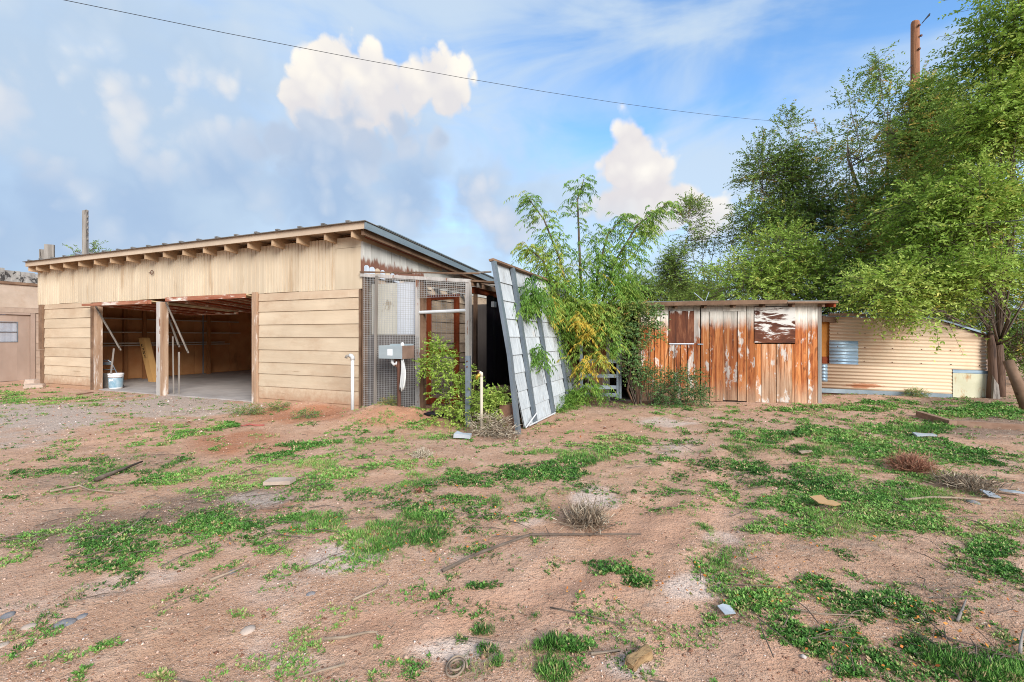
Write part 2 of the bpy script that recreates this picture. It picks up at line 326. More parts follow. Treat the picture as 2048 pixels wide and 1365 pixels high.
def shed_plank(name, white=(1.72, 1.40), grey=(0.50, 0.05), wood=('8f4c24', 'b67440')):
    """bare orange-brown plank with white paint left at its head and grey weathering at its foot"""
    if name in _mats: return _mats[name]
    t = NT(name)
    v = t.mapping((1.0, 1.0, 0.05))
    g = t.noise(15.0, 8.0, 0.74, v, 0.5)
    c = t.ramp(g, [(0.32, srgb('3c1c0c')), (0.44, srgb(wood[0])), (0.57, srgb(wood[1])), (0.70, srgb('cfa278'))])
    streak = t.noise(26.0, 4.0, 0.6, t.mapping((1.0, 1.0, 0.02)))
    c = t.mix(t.math('MULTIPLY', t.step(streak, 0.56, 0.66), 0.7), c, srgb('47220f'))
    knots = t.noise(5.0, 3.0, 0.5, t.mapping((1.0, 1.0, 0.35)), 1.8)
    c = t.mix(t.math('MULTIPLY', t.step(knots, 0.60, 0.70), 0.7), c, srgb('4a2410'))
    z = t.axis(2)
    n = t.noise(7.0, 7.0, 0.7, t.mapping((1.0, 1.0, 0.25)))
    n2 = t.noise(3.2, 6.0, 0.7, t.mapping((1.0, 1.0, 0.4)))
    zz = t.math('ADD', z, t.math('MULTIPLY', t.math('SUBTRACT', n, 0.5), 0.55))
    c = t.mix(t.math('MULTIPLY', t.step(zz, white[1], white[0]), 0.92), c, t.ramp(g, [(0.3, srgb('a8a498')), (0.6, srgb('d9d5c9'))]))
    c = t.mix(t.math('MULTIPLY', t.step(zz, grey[0], grey[1]), 0.75), c, t.ramp(g, [(0.3, srgb('70563f')), (0.65, srgb('b59a80'))]))
    c = t.mix(t.math('MULTIPLY', t.step(n2, 0.56, 0.61), 0.85), c, t.ramp(g, [(.35, srgb('9a9288')), (.6, srgb('d2ccc2'))]))
    hv = t.node('ShaderNodeHueSaturation'); t.put(hv.inputs['Value'], t.math('ADD', t.math('MULTIPLY', t.rand(), 0.55), 0.68)); t.L.new(c, hv.inputs['Color'])
    t.bump(g, 0.5, 0.006)
    _mats[name] = t.out(hv.outputs[0], 0.85)
    return _mats[name]
M['plank'] = shed_plank('orange_plank')
M['plank_pale'] = shed_plank('pale_plank', wood=('a5683e', 'c49874'), grey=(0.8, 0.3))
def flaky(name, vertical):
    if name in _mats: return _mats[name]
    t = NT(name)
    v = t.mapping((1, 1, 0.1) if vertical else (0.22, 1, 1.0))
    g = t.noise(9.0, 7.0, 0.7, v, 0.6)
    c = t.ramp(g, [(0.3, srgb('2a1812')), (0.52, srgb('5e3420')), (0.7, srgb('8a5c40'))])
    z = t.axis(2)
    s = t.math('ADD', g, t.math('MULTIPLY', t.math('SUBTRACT', z, 1.70), 0.9 if vertical else 0.30))
    c = t.mix(t.step(s, 0.56 if vertical else 0.43, 0.62 if vertical else 0.50), c, srgb('c4c0b8'))
    t.bump(g, 0.6, 0.008)
    _mats[name] = t.out(c, 0.85); return _mats[name]
M['flake_up'] = flaky('flaking_ply_upright', True)
M['flake_lev'] = flaky('flaking_ply_level', False)

def leafmat(name, stops, trans=0.35):
    t = NT(name)
    c = t.ramp(t.attr('tint'), [(p, srgb(h, k)) for p, h, k in stops])
    t.put(t.b.inputs['Base Color'], c); t.b.inputs['Roughness'].default_value = 0.6; t.b.inputs['Specular IOR Level'].default_value = 0.2
    tr = t.node('ShaderNodeBsdfTranslucent'); t.L.new(c, tr.inputs['Color'])
    mx = t.node('ShaderNodeMixShader'); mx.inputs[0].default_value = trans
    o = t.nt.nodes['Material Output']
    t.L.new(t.b.outputs[0], mx.inputs[1]); t.L.new(tr.outputs[0], mx.inputs[2]); t.L.new(mx.outputs[0], o.inputs['Surface'])
    return t.m
M['leaf'] = leafmat('tree_leaf', [(0, '4e6a30', 1.0), (0.45, '88a24c', 1.0), (0.8, 'b4c26a', 1.0), (0.92, 'c8b55e', 1.0), (1, 'c09650', 1.0)], 0.35)
M['leaf_bright'] = leafmat('bright_leaf', [(0, '557a2c', 1.0), (0.45, '94b04a', 1.0), (0.85, 'c4d070', 1.0), (1, 'd0c45e', 1.0)], 0.35)
M['leaf_feather'] = leafmat('feather_leaf', [(0, '446c2c', 0.95), (0.4, '759c42', 1.0), (0.7, 'a4b456', 1.0), (0.84, 'c2b04c', 1.0), (1, 'd2ae44', 1.0)])
M['leaf_vine'] = leafmat('vine_leaf', [(0, '3d5a34', 0.9), (0.6, '6f8f56', 1.0), (0.9, 'a09c54', 1.0), (1, 'b08050', 1.0)])
M['weed'] = leafmat('weed_leaf', [(0, '3a5c28', 0.85), (0.4, '5d8c3c', 1.0), (0.75, '8aac56', 1.0), (0.9, 'a09a64', 1.0), (1, 'b89a78', 1.0)], 0.15)
M['straw'] = leafmat('dry_straw', [(0, '4c3c30', 0.9), (0.5, '94806a', 1.0), (1, 'd0c4ac', 1.0)], 0.15)
M['fallen'] = leafmat('fallen_leaf', [(0, '8a4a24', 1.0), (0.5, 'c87836', 1.0), (1, 'dfa050', 1.0)], 0.2)
M['pebble'] = leafmat('pebble_mix', [(0, '7a6a60', 1.0), (0.5, 'a8988c', 1.0), (1, 'd0c8c0', 1.0)], 0.0)

# ------------------------------------------------------------------ mesh helpers
class MB:
    def __init__(s): s.v = []; s.f = []
    def add(s, vs, fs):
        o = len(s.v); s.v += [tuple(p) for p in vs]; s.f += [tuple(i + o for i in f) for f in fs]; return s
    def hexa(s, p):
        return s.add(p, [(0, 3, 2, 1), (4, 5, 6, 7), (0, 1, 5, 4), (1, 2, 6, 5), (2, 3, 7, 6), (3, 0, 4, 7)])
    def box(s, x0, x1, y0, y1, z0, z1):
        return s.hexa([(x0, y0, z0), (x1, y0, z0), (x1, y1, z0), (x0, y1, z0), (x0, y0, z1), (x1, y0, z1), (x1, y1, z1), (x0, y1, z1)])
    def bar(s, a, b, w, h=None, up=(0, 0, 1)):
        a, b = Vector(a), Vector(b); h = h or w; d = (b - a).normalized(); u = Vector(up)
        if abs(d.dot(u)) > 0.95: u = Vector((0, 1, 0))
        x = d.cross(u).normalized() * (w / 2); y = x.cross(d).normalized() * (h / 2)
        return s.hexa([a - x - y, a + x - y, a + x + y, a - x + y, b - x - y, b + x - y, b + x + y, b - x + y])
    def tube(s, pts, rad, n=8, cap=True):
        pts = [Vector(p) for p in pts]; k = len(pts)
        if not hasattr(rad, '__len__'): rad = [rad] * k
        ring = []; prev = None
        for i, p in enumerate(pts):
            d = (pts[min(i + 1, k - 1)] - pts[max(i - 1, 0)]).normalized()
            u = prev if prev is not None else (Vector((0, 0, 1)) if abs(d.z) < 0.9 else Vector((1, 0, 0)))
            x = (u - d * u.dot(d)).normalized(); y = d.cross(x); prev = x
            ring += [p + (x * math.cos(6.28318 * j / n) + y * math.sin(6.28318 * j / n)) * rad[i] for j in range(n)]
        fs = [(i * n + j, i * n + (j + 1) % n, (i + 1) * n + (j + 1) % n, (i + 1) * n + j) for i in range(k - 1) for j in range(n)]
        if cap: fs += [tuple(range(n))[::-1], tuple(range((k - 1) * n, k * n))]
        return s.add(ring, fs)
    def lathe(s, prof, n=20, c=(0, 0, 0)):
        vs = [(c[0] + r * math.cos(6.28318 * j / n), c[1] + r * math.sin(6.28318 * j / n), c[2] + z) for r, z in prof for j in range(n)]
        k = len(prof)
        return s.add(vs, [(i * n + j, i * n + (j + 1) % n, (i + 1) * n + (j + 1) % n, (i + 1) * n + j) for i in range(k - 1) for j in range(n)])
    def prism(s, poly, a0, a1, plane='xz'):
        n = len(poly)
        def p3(p, a): return (p[0], a, p[1]) if plane == 'xz' else ((a, p[0], p[1]) if plane == 'yz' else (p[0], p[1], a))
        vs = [p3(p, a0) for p in poly] + [p3(p, a1) for p in poly]
        return s.add(vs, [tuple(range(n))[::-1], tuple(range(n, 2 * n))] + [(i, (i + 1) % n, n + (i + 1) % n, n + i) for i in range(n)])
    def mesh(s, name):
        me = bpy.data.meshes.new(name); me.from_pydata(s.v, [], s.f); me.update(); return me
    def build(s, name, mat, parent=None, smooth=False):
        me = s.mesh(name); me.materials.append(mat)
        if smooth: me.polygons.foreach_set('use_smooth', [True] * len(me.polygons))
        return link(name, me, parent)
def link(name, me, parent=None):
    o = bpy.data.objects.new(name, me); col.objects.link(o)
    if parent is not None: o.parent = parent
    return o
def empty(name, loc=(0, 0, 0), rz=0.0, label=None, cat=None, group=None):
    o = bpy.data.objects.new(name, None); col.objects.link(o); o.location = loc; o.rotation_euler = (0, 0, rz); o.empty_display_size = 0.2
    if label: tag(o, label, cat, group)
    return o
def tag(o, label=None, cat=None, group=None, kind=None):
    if label: o['label'] = label
    if cat: o['category'] = cat
    if group: o['group'] = group
    if kind: o['kind'] = kind
    return o
def fast(name, verts, quads, mat, parent=None, tint=None, smooth=False, attrs=None):
    me = bpy.data.meshes.new(name); nv, nf = len(verts), len(quads); w = quads.shape[1]
    me.vertices.add(nv); me.vertices.foreach_set('co', np.ascontiguousarray(verts, dtype=np.float32).ravel())
    me.loops.add(nf * w); me.loops.foreach_set('vertex_index', np.ascontiguousarray(quads, dtype=np.int32).ravel())
    me.polygons.add(nf); me.polygons.foreach_set('loop_start', np.arange(0, nf * w, w, dtype=np.int32))
    if smooth: me.polygons.foreach_set('use_smooth', np.ones(nf, dtype=bool))
    me.update(calc_edges=True)
    al = dict(attrs or {})
    if tint is not None: al['tint'] = tint
    for k, a in al.items():
        at_ = me.attributes.new(k, 'FLOAT', 'POINT'); at_.data.foreach_set('value', np.ascontiguousarray(a, dtype=np.float32))
    me.materials.append(mat)
    return link(name, me, parent)

def norm(a): return a / np.maximum(np.linalg.norm(a, axis=-1, keepdims=True), 1e-9)
def leaf_quads(P, D, S, L, Wd, tint):
    """diamond leaves: base P, direction D, side S, length L, width Wd"""
    L = L[:, None]; Wd = Wd[:, None]
    mid = P + D * L * 0.45; tip = P + D * L
    v = np.stack([P, mid + S * Wd * 0.5, tip, mid - S * Wd * 0.5], axis=1).reshape(-1, 3)
    q = np.arange(len(P) * 4).reshape(-1, 4)
    return v, q, np.repeat(tint, 4)
def fronds(O, D, length, pairs, leafL, leafW, droop=0.35, tint=None, spread=0.8, hang=0.25, jit=0.25):
    """leaf sprays: pairs of leaflets along an arching stalk"""
    n = len(O); D = norm(D)
    up = np.array([0, 0, 1.0]); side = np.cross(D, up); side = norm(side + rng.normal(0, 0.25, (n, 3)))
    T = (np.arange(pairs) + 0.5 + rng.uniform(-0.3, 0.3, (n, pairs))) / pairs
    length = np.broadcast_to(length, (n,))
    pos = O[:, None, :] + D[:, None, :] * (length[:, None] * T)[:, :, None]
    pos = pos + np.array([0, 0, -1.0]) * (length[:, None] * droop * T ** 2)[:, :, None]
    tang = norm(D[:, None, :] + np.array([0, 0, -1.0]) * (2 * droop * T)[:, :, None])
    outP, outD, outS, outT = [], [], [], []
    for sg in (-1, 1):
        ld = side[:, None, :] * sg * spread + tang * 0.6 + np.array([0, 0, -hang]) + rng.normal(0, jit, (n, pairs, 3))
        ld = norm(ld).reshape(-1, 3)
        sd = norm(np.cross(ld, rng.normal(0, 0.7, ld.shape) + np.array([0, 0, 1.0])))
        outP.append(pos.reshape(-1, 3)); outD.append(ld); outS.append(sd); outT.append(np.repeat(tint, pairs))
    P = np.concatenate(outP); Dd = np.concatenate(outD); S = np.concatenate(outS); Tn = np.concatenate(outT)
    k = len(P); L = leafL * rng.uniform(0.7, 1.25, k); Wd = leafW * rng.uniform(0.75, 1.2, k)
    Tn = np.clip(Tn + rng.normal(0, 0.06, k), 0, 1)
    return leaf_quads(P, Dd, S, L, Wd, Tn)
def cat(parts):
    vs, qs, ts = [], [], []; o = 0
    for v, q, t in parts:
        vs.append(v); qs.append(q + o); ts.append(t); o += len(v)
    return np.concatenate(vs), np.concatenate(qs), np.concatenate(ts)
#@@STRUCTURE
# ------------------------------------------------------------------ frames
CX, CY, GA = -2.61, 7.94, R(-22.4)
gc, gs = math.cos(R(22.4)), math.sin(R(22.4))
def g2w(lx, ly): return (CX + gc * lx + gs * ly, CY - gs * lx + gc * ly)
def lx_of(x, ly=0.0):
    u = (x - HX) / F
    return (u * (CY + gc * ly) - CX - gs * ly) / (gc + u * gs)

# ------------------------------------------------------------------ ground
def ell(px, py, lst):
    out = np.zeros_like(px)
    for e in lst:
        cx, cy, rx, ry = e[:4]; d = e[4] if len(e) > 4 else 1.0; a = math.radians(e[5]) if len(e) > 5 else 0.0
        dx, dy = px - cx, py - cy
        ux = (dx * math.cos(a) + dy * math.sin(a)) / rx; uy = (-dx * math.sin(a) + dy * math.cos(a)) / ry
        out = np.maximum(out, d * np.clip(1.5 - 0.9 * np.sqrt(ux * ux + uy * uy), 0, 1))
    return out
def to_px(x, y, z=0.0):
    yy = np.maximum(y, 0.6)
    return HX + F * x / yy, HY + F * (CH - z) / yy
_mx, _my = g2w(1.0, -0.55)
_bx, _by = g2w(-1.15, -0.12)
def _rut(pts):
    P = [ground_pt(*p) for p in pts]; return list(zip(P[:-1], P[1:]))
RUTS = _rut([(860, 1345), (1120, 1160), (1300, 1010), (1390, 900)]) + _rut([(1380, 1345), (1440, 1120), (1470, 1000), (1490, 900)]) + _rut([(-20, 1010), (250, 960), (480, 905)]) + _rut([(60, 900), (300, 872), (520, 838)])
def gz(x, y):
    x = np.asarray(x, dtype=float); y = np.asarray(y, dtype=float)
    near = np.clip((40 - np.hypot(x, y)) / 20, 0, 1)
    z = 0.05 * (fbm(x * 0.35, y * 0.35, 3) - 0.5) * near + 0.035 * (fbm(x * 1.7, y * 1.7, 9) - 0.5) * near
    z = z + 0.012 * (fbm(x * 9, y * 9, 21, 3) - 0.5) * near
    z = z + 0.27 * np.exp(-(((x - _mx) / 0.85) ** 2 + ((y - _my) / 0.46) ** 2)) * (0.85 + 0.5 * (fbm(x * 6, y * 6, 5) - 0.5))
    z = z + 0.11 * np.exp(-(((x - _bx) / 0.75) ** 2 + ((y - _by) / 0.30) ** 2))
    z = z + 0.10 * np.exp(-(((x - 7.2) / 1.2) ** 2 + ((y - 9.3) / 0.5) ** 2))
    for (ax, ay), (bx2, by2) in RUTS:
        dx, dy = bx2 - ax, by2 - ay; L2 = dx * dx + dy * dy; tt = np.clip(((x - ax) * dx + (y - ay) * dy) / L2, 0, 1)
        dd = np.hypot(x - ax - tt * dx, y - ay - tt * dy) + .05 * (fbm(x * 3, y * 3, 44, 2) - .5)
        z = z - 0.014 * np.exp(-(dd / .11) ** 2) + 0.007 * np.exp(-((dd - .22) / .07) ** 2)
    lx = gc * (x - CX) - gs * (y - CY); ly = gs * (x - CX) + gc * (y - CY)
    inside = np.clip((ly - 0.02) / 0.1, 0, 1) * np.clip((6.6 - ly) / 0.1, 0, 1) * np.clip((lx + 10.55) / 0.1, 0, 1) * np.clip((-0.02 - lx) / 0.1, 0, 1)
    front = np.exp(-(np.clip(np.abs(ly), 0, 9) / 0.8) ** 2) * np.clip((lx + 8.4) / 0.4, 0, 1) * np.clip((-2.7 - lx) / 0.4, 0, 1)
    z = z * (1 - 0.8 * front)
    return z * (1 - inside) - 0.12 * inside
def gzs(x, y): return float(gz(np.array([x]), np.array([y]))[0])

SAND = [(690, 1120, 90, 36, .9, -12), (560, 1180, 90, 34, .6, -10), (260, 1165, 170, 26, .6, -6), (1185, 1000, 60, 26, .9), (1395, 1175, 60, 26, .9),
        (905, 1300, 75, 26, 1), (1250, 1325, 60, 30, .9), (1335, 842, 60, 12, .9), (60, 1215, 110, 36, .5), (1060, 1040, 40, 20, .6), (560, 1310, 90, 40, .6),
        (120, 1310, 120, 40, .4), (1450, 1080, 60, 20, .6), (1330, 1210, 50, 16, .6), (900, 1110, 90, 14, .5), (1640, 1330, 90, 30, .4), (1300, 900, 80, 16, .4)]
GRAVEL = [(355, 815, 150, 18, 1), (80, 835, 140, 28, .8), (20, 870, 120, 30, .5), (520, 1000, 60, 18, .6), (300, 860, 120, 22, .3), (1360, 900, 70, 22, .5)]
LITTER = [(420, 1015, 170, 36, .8, -8), (180, 1060, 200, 46, .7, -8), (820, 1000, 130, 34, .5), (1980, 852, 130, 22, 1), (1900, 802, 130, 14, .9), (1240, 806, 110, 14, .9),
          (160, 960, 200, 30, .5), (330, 925, 140, 20, .5), (1500, 850, 220, 10, .4), (640, 980, 160, 26, .4), (1850, 1170, 140, 50, .5), (1650, 1090, 120, 26, .5), (640, 1060, 220, 50, .35), (1000, 870, 60, 16, .6)]
REDD = [(480, 890, 100, 24, .9), (600, 830, 120, 20, .9), (800, 835, 110, 26, .6), (540, 1010, 60, 16, .7), (300, 905, 60, 12, .5), (1280, 1050, 130, 50, .4), (1160, 860, 160, 30, .4)]

TRACK = [(1330, 1060, 150, 46, .9, -28), (1150, 1180, 200, 50, .9, -20), (850, 1230, 220, 50, .8, -12), (1400, 940, 60, 50, .7), (480, 1200, 220, 40, .5, -8), (1650, 1320, 260, 50, .6, 4), (560, 900, 160, 24, .6, -12), (1180, 860, 160, 24, .7), (250, 880, 200, 18, .5, -6)]
def build_ground():
    fx = np.arange(-15.0, 13.0, 0.05); fy = np.arange(1.3, 14.0, 0.05)
    far = np.array([0.3, 0.8, 1.6, 3, 5, 8, 13, 20, 32, 50, 80, 130, 220, 380, 700, 1200])
    xs = np.concatenate([fx[0] - far[::-1], fx, fx[-1] + far]); ys = np.concatenate([fy[0] - far[:10][::-1], fy, fy[-1] + far])
    X, Y = np.meshgrid(xs, ys); Z = gz(X, Y)
    v = np.stack([X.ravel(), Y.ravel(), Z.ravel()], 1)
    nx, ny = len(xs), len(ys)
    i = np.arange(nx - 1)[None, :] + np.arange(ny - 1)[:, None] * nx
    q = np.stack([i, i + 1, i + 1 + nx, i + nx], -1).reshape(-1, 4)
    px, py = to_px(v[:, 0], v[:, 1], v[:, 2])
    ok = (v[:, 1] > 1.0).astype(float)
    wx = px + 60 * (fbm(v[:, 0] * 2, v[:, 1] * 2, 31) - 0.5); wy = py + 30 * (fbm(v[:, 0] * 2, v[:, 1] * 2, 37) - 0.5)
    t = NT('dirt')
    p = t.mapping((1, 1, 1), jitter=False)
    n_big = t.noise(0.7, 4, 0.55, p); n_mid = t.noise(4.0, 6, 0.65, p); n_fine = t.noise(38.0, 5, 0.7, p); n_grit = t.noise(140.0, 3, 0.6, p)
    c = t.ramp(n_mid, [(0.25, srgb('aa8266')), (0.5, srgb('c09678')), (0.75, srgb('d6b194'))])
    c = t.mix(t.math('MULTIPLY', t.step(n_big, 0.35, 0.7), 0.35), c, srgb('c9a892'))
    def lay(c, name, colr, lo, hi, amt, nn):
        m = t.math('ADD', t.attr(name), t.math('MULTIPLY', t.math('SUBTRACT', nn, 0.5), 0.9))
        return t.mix(t.math('MULTIPLY', t.step(m, lo, hi), amt), c, colr)
    c = lay(c, 'red', srgb('a8653f'), 0.25, 0.85, 0.65, n_mid)
    c = lay(c, 'litter', t.ramp(n_fine, [(0.3, srgb('5f4a3d')), (0.7, srgb('9a8472'))]), 0.3, 0.8, 0.75, n_mid)
    c = lay(c, 'gravel', t.ramp(n_fine, [(0.3, srgb('9e8c7e')), (0.55, srgb('bfae9f')), (0.75, srgb('d8ccc0'))]), 0.25, 0.7, 0.85, n_mid)
    c = lay(c, 'sand', srgb('d9c3b2'), 0.3, 0.9, 0.8, n_mid)
    n_spot = t.noise(16.0, 5, 0.72, p)
    c = t.mix(t.math('MULTIPLY', t.step(n_spot, 0.58, 0.70), 0.4), c, srgb('9a7460'))
    c = t.mix(t.math('MULTIPLY', t.step(n_spot, 0.42, 0.30), 0.4), c, srgb('d6b8a2'))
    c = t.mix(t.math('MULTIPLY', t.step(n_fine, 0.57, 0.68), 0.5), c, srgb('7d5c4a'))
    loose = t.math('ADD', t.math('MULTIPLY', t.step(t.noise(1.1, 4, 0.6, p), 0.40, 0.62), 0.55), 0.12)
    c = t.mix(t.math('MULTIPLY', t.step(n_grit, 0.57, 0.66), loose), c, srgb('e6d4c6'))
    c = t.mix(t.math('MULTIPLY', t.step(n_grit, 0.42, 0.33), loose), c, srgb('6a4a3a'))
    c = lay(c, 'track', t.ramp(n_mid, [(0.3, srgb('bd8f72')), (0.7, srgb('cfa386'))]), 0.3, 0.8, 0.75, n_mid)
    h = t.math('ADD', t.math('MULTIPLY', n_fine, 0.7), t.math('MULTIPLY', n_grit, 0.3))
    b1 = t.bump(t.math('ADD', n_mid, t.math('MULTIPLY', n_spot, .6)), 0.6, 0.05); t.bump(h, 0.9, 0.02, b1)
    m = t.out(c, 0.95, 0, 0.1)
    g = fast('ground', v, q, m, smooth=True, attrs={'sand': ell(wx, wy, SAND) * ok, 'gravel': ell(wx, wy, GRAVEL) * ok, 'litter': ell(wx, wy, LITTER) * ok, 'red': ell(wx, wy, REDD) * ok, 'track': ell(wx, wy, TRACK) * ok})
    g['kind'] = 'structure'
build_ground()

# ------------------------------------------------------------------ garage
GZ = {'top': 3.20, 'slope': 0.071}
def roof_z(ly): return 3.20 - 0.071 * (ly + 0.3)
GW, GD = -10.5, 6.5
garage = empty('garage', (CX, CY, 0), GA, 'long tan mono-pitch garage with two open bays and exposed rafter tails', 'garage')
def build_garage():
    g = garage
    MB().box(GW + 0.05, -0.05, 0.02, GD, -0.15, 0.02).build('floor_slab', M['concrete'], g)
    MB().box(GW + 0.1, -0.12, 0.06, 0.12, 2.15, 3.02).build('wall_backing', M['fibre'], g)  # unseen solid backing, added behind the head panels to block light
    # grooved panels across the head of the front
    seams = [77, 120, 157, 194, 234, 281, 325, 369, 410.5, 467, 529.5, 598.6, 671, 727]
    for a, b in zip(seams[:-1], seams[1:]):
        x0, x1 = lx_of(a) + 0.003, lx_of(b) - 0.003
        yo = -0.012 - random.uniform(0, 0.010); plain = (a == 671)
        z0 = 2.13 + random.uniform(-0.012, 0.012)
        prof = [(x0, yo)]; x = x0
        pitch = random.choice((0.082, 0.095, 0.11))
        while x + pitch < x1 and not plain:
            prof += [(x + pitch - 0.018, yo), (x + pitch - 0.014, yo + 0.017), (x + pitch - 0.004, yo + 0.017), (x + pitch, yo)]; x += pitch
        prof += [(x1, yo)]
        zt = 3.05 if not plain else 2.86
        mb = MB(); n = len(prof)
        vs = [(p[0], p[1], z0) for p in prof] + [(p[0], p[1], zt) for p in prof] + [(x1, 0.03, z0), (x0, 0.03, z0), (x1, 0.03, zt), (x0, 0.03, zt)]
        fs = [(i, i + 1, n + i + 1, n + i) for i in range(n - 1)] + [tuple(range(n))[::-1] + (2 * n + 1, 2 * n), (n - 1, 2 * n, 2 * n + 2, 2 * n - 1), (0, n, 2 * n + 3, 2 * n + 1), tuple(range(n, 2 * n)) + (2 * n + 2, 2 * n + 3)]
        mb.add(vs, fs).build('wall_panel', M['panel'], g)
        if plain: MB().box(x0, x1, yo + 0.006, 0.03, 2.866, 3.05).build('wall_panel', M['panel'], g)
    # lap boards either side of the bays
    zr = [2.128, 1.98, 1.77, 1.52, 1.28, 1.04, 0.80, 0.576, 0.334, 0.10, -0.08]
    def lap(x0, x1, zs, m, y0=0.0, name='siding_board'):
        for k, (zt, zb) in enumerate(zip(zs[:-1], zs[1:])):
            e = random.uniform(-0.006, 0.006); zb2 = zb + 0.004
            sl = random.uniform(-0.008, 0.008)
            MB().hexa([(x0 + e, y0 - 0.026, zb2), (x1 + e, y0 - 0.026, zb2 + sl), (x1 + e, y0 + 0.02, zb2 + sl), (x0 + e, y0 + 0.02, zb2),
                       (x0 + e, y0 - 0.010, zt), (x1 + e, y0 - 0.010, zt), (x1 + e, y0 + 0.02, zt), (x0 + e, y0 + 0.02, zt)]).build(name, m, g)
    xr0, xr1 = lx_of(519.5), lx_of(719)
    lap(xr0, xr1, zr, M['lap'])
    xl0, xl1 = lx_of(91), lx_of(184)
    lap(xl0, xl1, [2.128, 2.0, 1.75, 1.51, 1.26, 1.01, 0.78, 0.555, 0.306, 0.084, -0.08], M['lap'])
    MB().box(xl0, xl1, 0.03, 0.09, -0.1, 2.1).build('wall_backing', M['fibre'], g)
    MB().box(xr0, xr1, 0.03, 0.09, -0.1, 2.1).build('wall_backing', M['fibre'], g)
    # corner boards and bay posts
    MB().box(xr1 + 0.012, -0.035, -0.03, 0.03, -0.1, 2.125).build('corner_board', M['oldwood'], g)
    MB().hexa([(GW + .02, -0.05, -0.1), (xl0 - .012, -0.05, -0.1), (xl0 - .012, 0.05, -0.1), (GW + .02, 0.05, -0.1), (GW - .02, -0.05, 0.95), (xl0 - .03, -0.05, 0.95), (xl0 - .03, 0.05, 0.95), (GW - .02, 0.05, 0.95)]).build('corner_board', M['oldwood'], g)
    MB().box(GW - 0.05, xl0 - 0.02, -0.06, 0.05, 0.96, 2.125).build('corner_board', M['oldwood'], g)
    xp = lx_of(509), lx_of(518.3)
    MB().box(xp[0], xp[1], -0.06, 0.06, -0.05, 2.16).build('bay_post', M['post'], g)
    xc0, xc1 = lx_of(319.5), lx_of(326)
    MB().box(xc0, xc1, -0.07, 0.05, -0.02, 2.06).build('bay_post', M['peeled'], g)
    MB().box(xc1 + .003, xc1 + 0.09, -0.055, 0.06, 0.0, 2.05).build('bay_post', M['post'], g)
    xj = lx_of(186)
    MB().box(xj, xj + 0.07, -0.05, 0.04, -0.05, 2.1).build('bay_post', M['oldwood'], g)
    MB().box(xj + 0.075, xj + 0.20, -0.02, 0.10, -0.05, 2.08).build('bay_post', M['post'], g)
    # tilt-up doors, both swung up under the ceiling
    def door(x0, x1, yf, yb, zf, zb, skin, nr):
        d = empty('tilt_door', (0, 0, 0)); d.parent = g
        MB().hexa([(x0, yf, zf), (x1, yf, zf + .02), (x1, yb, zb + .02), (x0, yb, zb), (x0, yf, zf + 0.02), (x1, yf, zf + 0.04), (x1, yb, zb + 0.04), (x0, yb, zb + 0.02)]).build('skin', M[skin], d)
        MB().box(x0, x1, yf - 0.035, yf, zf - 0.035, zf + 0.05).build('frame_rail', M['doorframe'], d)
        MB().box(x0, x1, yb - 0.06, yb, zb - 0.05, zb - 0.003).build('frame_rail', M['doorframe'], d)
        for k in range(nr):
            xx = x0 + (x1 - x0) * (k + 0.5) / nr
            MB().bar((xx, yf + .004, zf - 0.02), (xx, yb - .064, zb - 0.02), 0.07, 0.035).build('rib', M['redwood' if k % 2 else 'doorframe'], d)
    door(lx_of(331, -.1) + .05, xp[0] - 0.10, -0.10, 2.05, 2.085, 1.90, 'doorskin', 6)
    door(lx_of(192, -.1) + 0.02, xc0 - 0.06, -0.13, 1.95, 2.045, 1.93, 'doorskin', 6)
    MB().bar((lx_of(166, -.2), -0.2, 2.045), (lx_of(292, -.2), -0.2, 2.035), 0.05, 0.05).build('door_edge_board', M['doorframe'], g)
    # door arms and tracks
    def arm(x, y0, z0, y1, z1, w=0.03): MB().bar((x, y0, z0), (x, y1, z1), 0.022, w).build('door_arm', M['greywood'], g); MB().bar((x + .03, y0 + .02, z0 - .1), (x + .03, y1 - .05, z1 + .05), 0.015, 0.018).build('door_arm', M['greywood'], g)
    arm(xc1 + 0.19, -0.05, 2.04, 0.42, 0.92); arm(xc0 - 0.06, 0.1, 2.06, 0.45, 1.05); arm(xj + 0.23, -0.06, 2.03, 0.46, 0.95); arm(xp[0] - 0.06, 0.0, 2.06, 0.30, 1.35)
    MB().bar((xc1 + .17, .12, 0.02), (xc1 + .17, .10, 1.3), 0.02, 0.02).build('door_track', M['greywood'], g)
    MB().bar((xc1 + .22, .2, 0.02), (xc1 + .22, .2, 0.95), 0.02, 0.03).build('door_track', M['greywood'], g)
    MB().bar((xj + .26, .2, 0.02), (xj + .26, .3, 1.0), 0.02, 0.03).build('door_track', M['greywood'], g)
    # lining: left wall sheets, studs, back wall, ceiling
    n = 5; L0 = 0.12; step = (GD - 0.2 - L0) / n
    for k in range(n):
        MB().box(GW + 0.08, GW + 0.10, L0 + k * step + 0.004, L0 + (k + 1) * step - 0.004, 0.03, 2.85).build('lining_sheet', M['fibre'], g)
    MB().box(GW, GW + 0.07, 0.1, GD, 0.0, 2.9).build('wall_backing', M['fibre'], g)
    for k in range(8):
        x0 = GW + 0.12 + k * 1.28
        MB().box(x0, x0 + 1.27, GD - 0.12, GD - 0.10, 0.03, 2.66).build('lining_sheet', M['fibre'], g)
    MB().box(GW, 0, GD - 0.08, GD, 0, 2.66).build('wall_backing', M['fibre'], g)
    for ly in (1.75, 2.15, 4.1):
        dx = 0.40 if ly != 1.75 else 0.2
        MB().box(GW + dx - 0.04, GW + dx + 0.04, ly - 0.045, ly + 0.045, 0.02, 2.4).build('shelf_post', M['stud'], g)
    MB().tube([(GW + 0.42, 3.9, 0.02), (GW + 0.42, 3.9, 2.5)], 0.02).build('steel_upright', M['galv'], g)
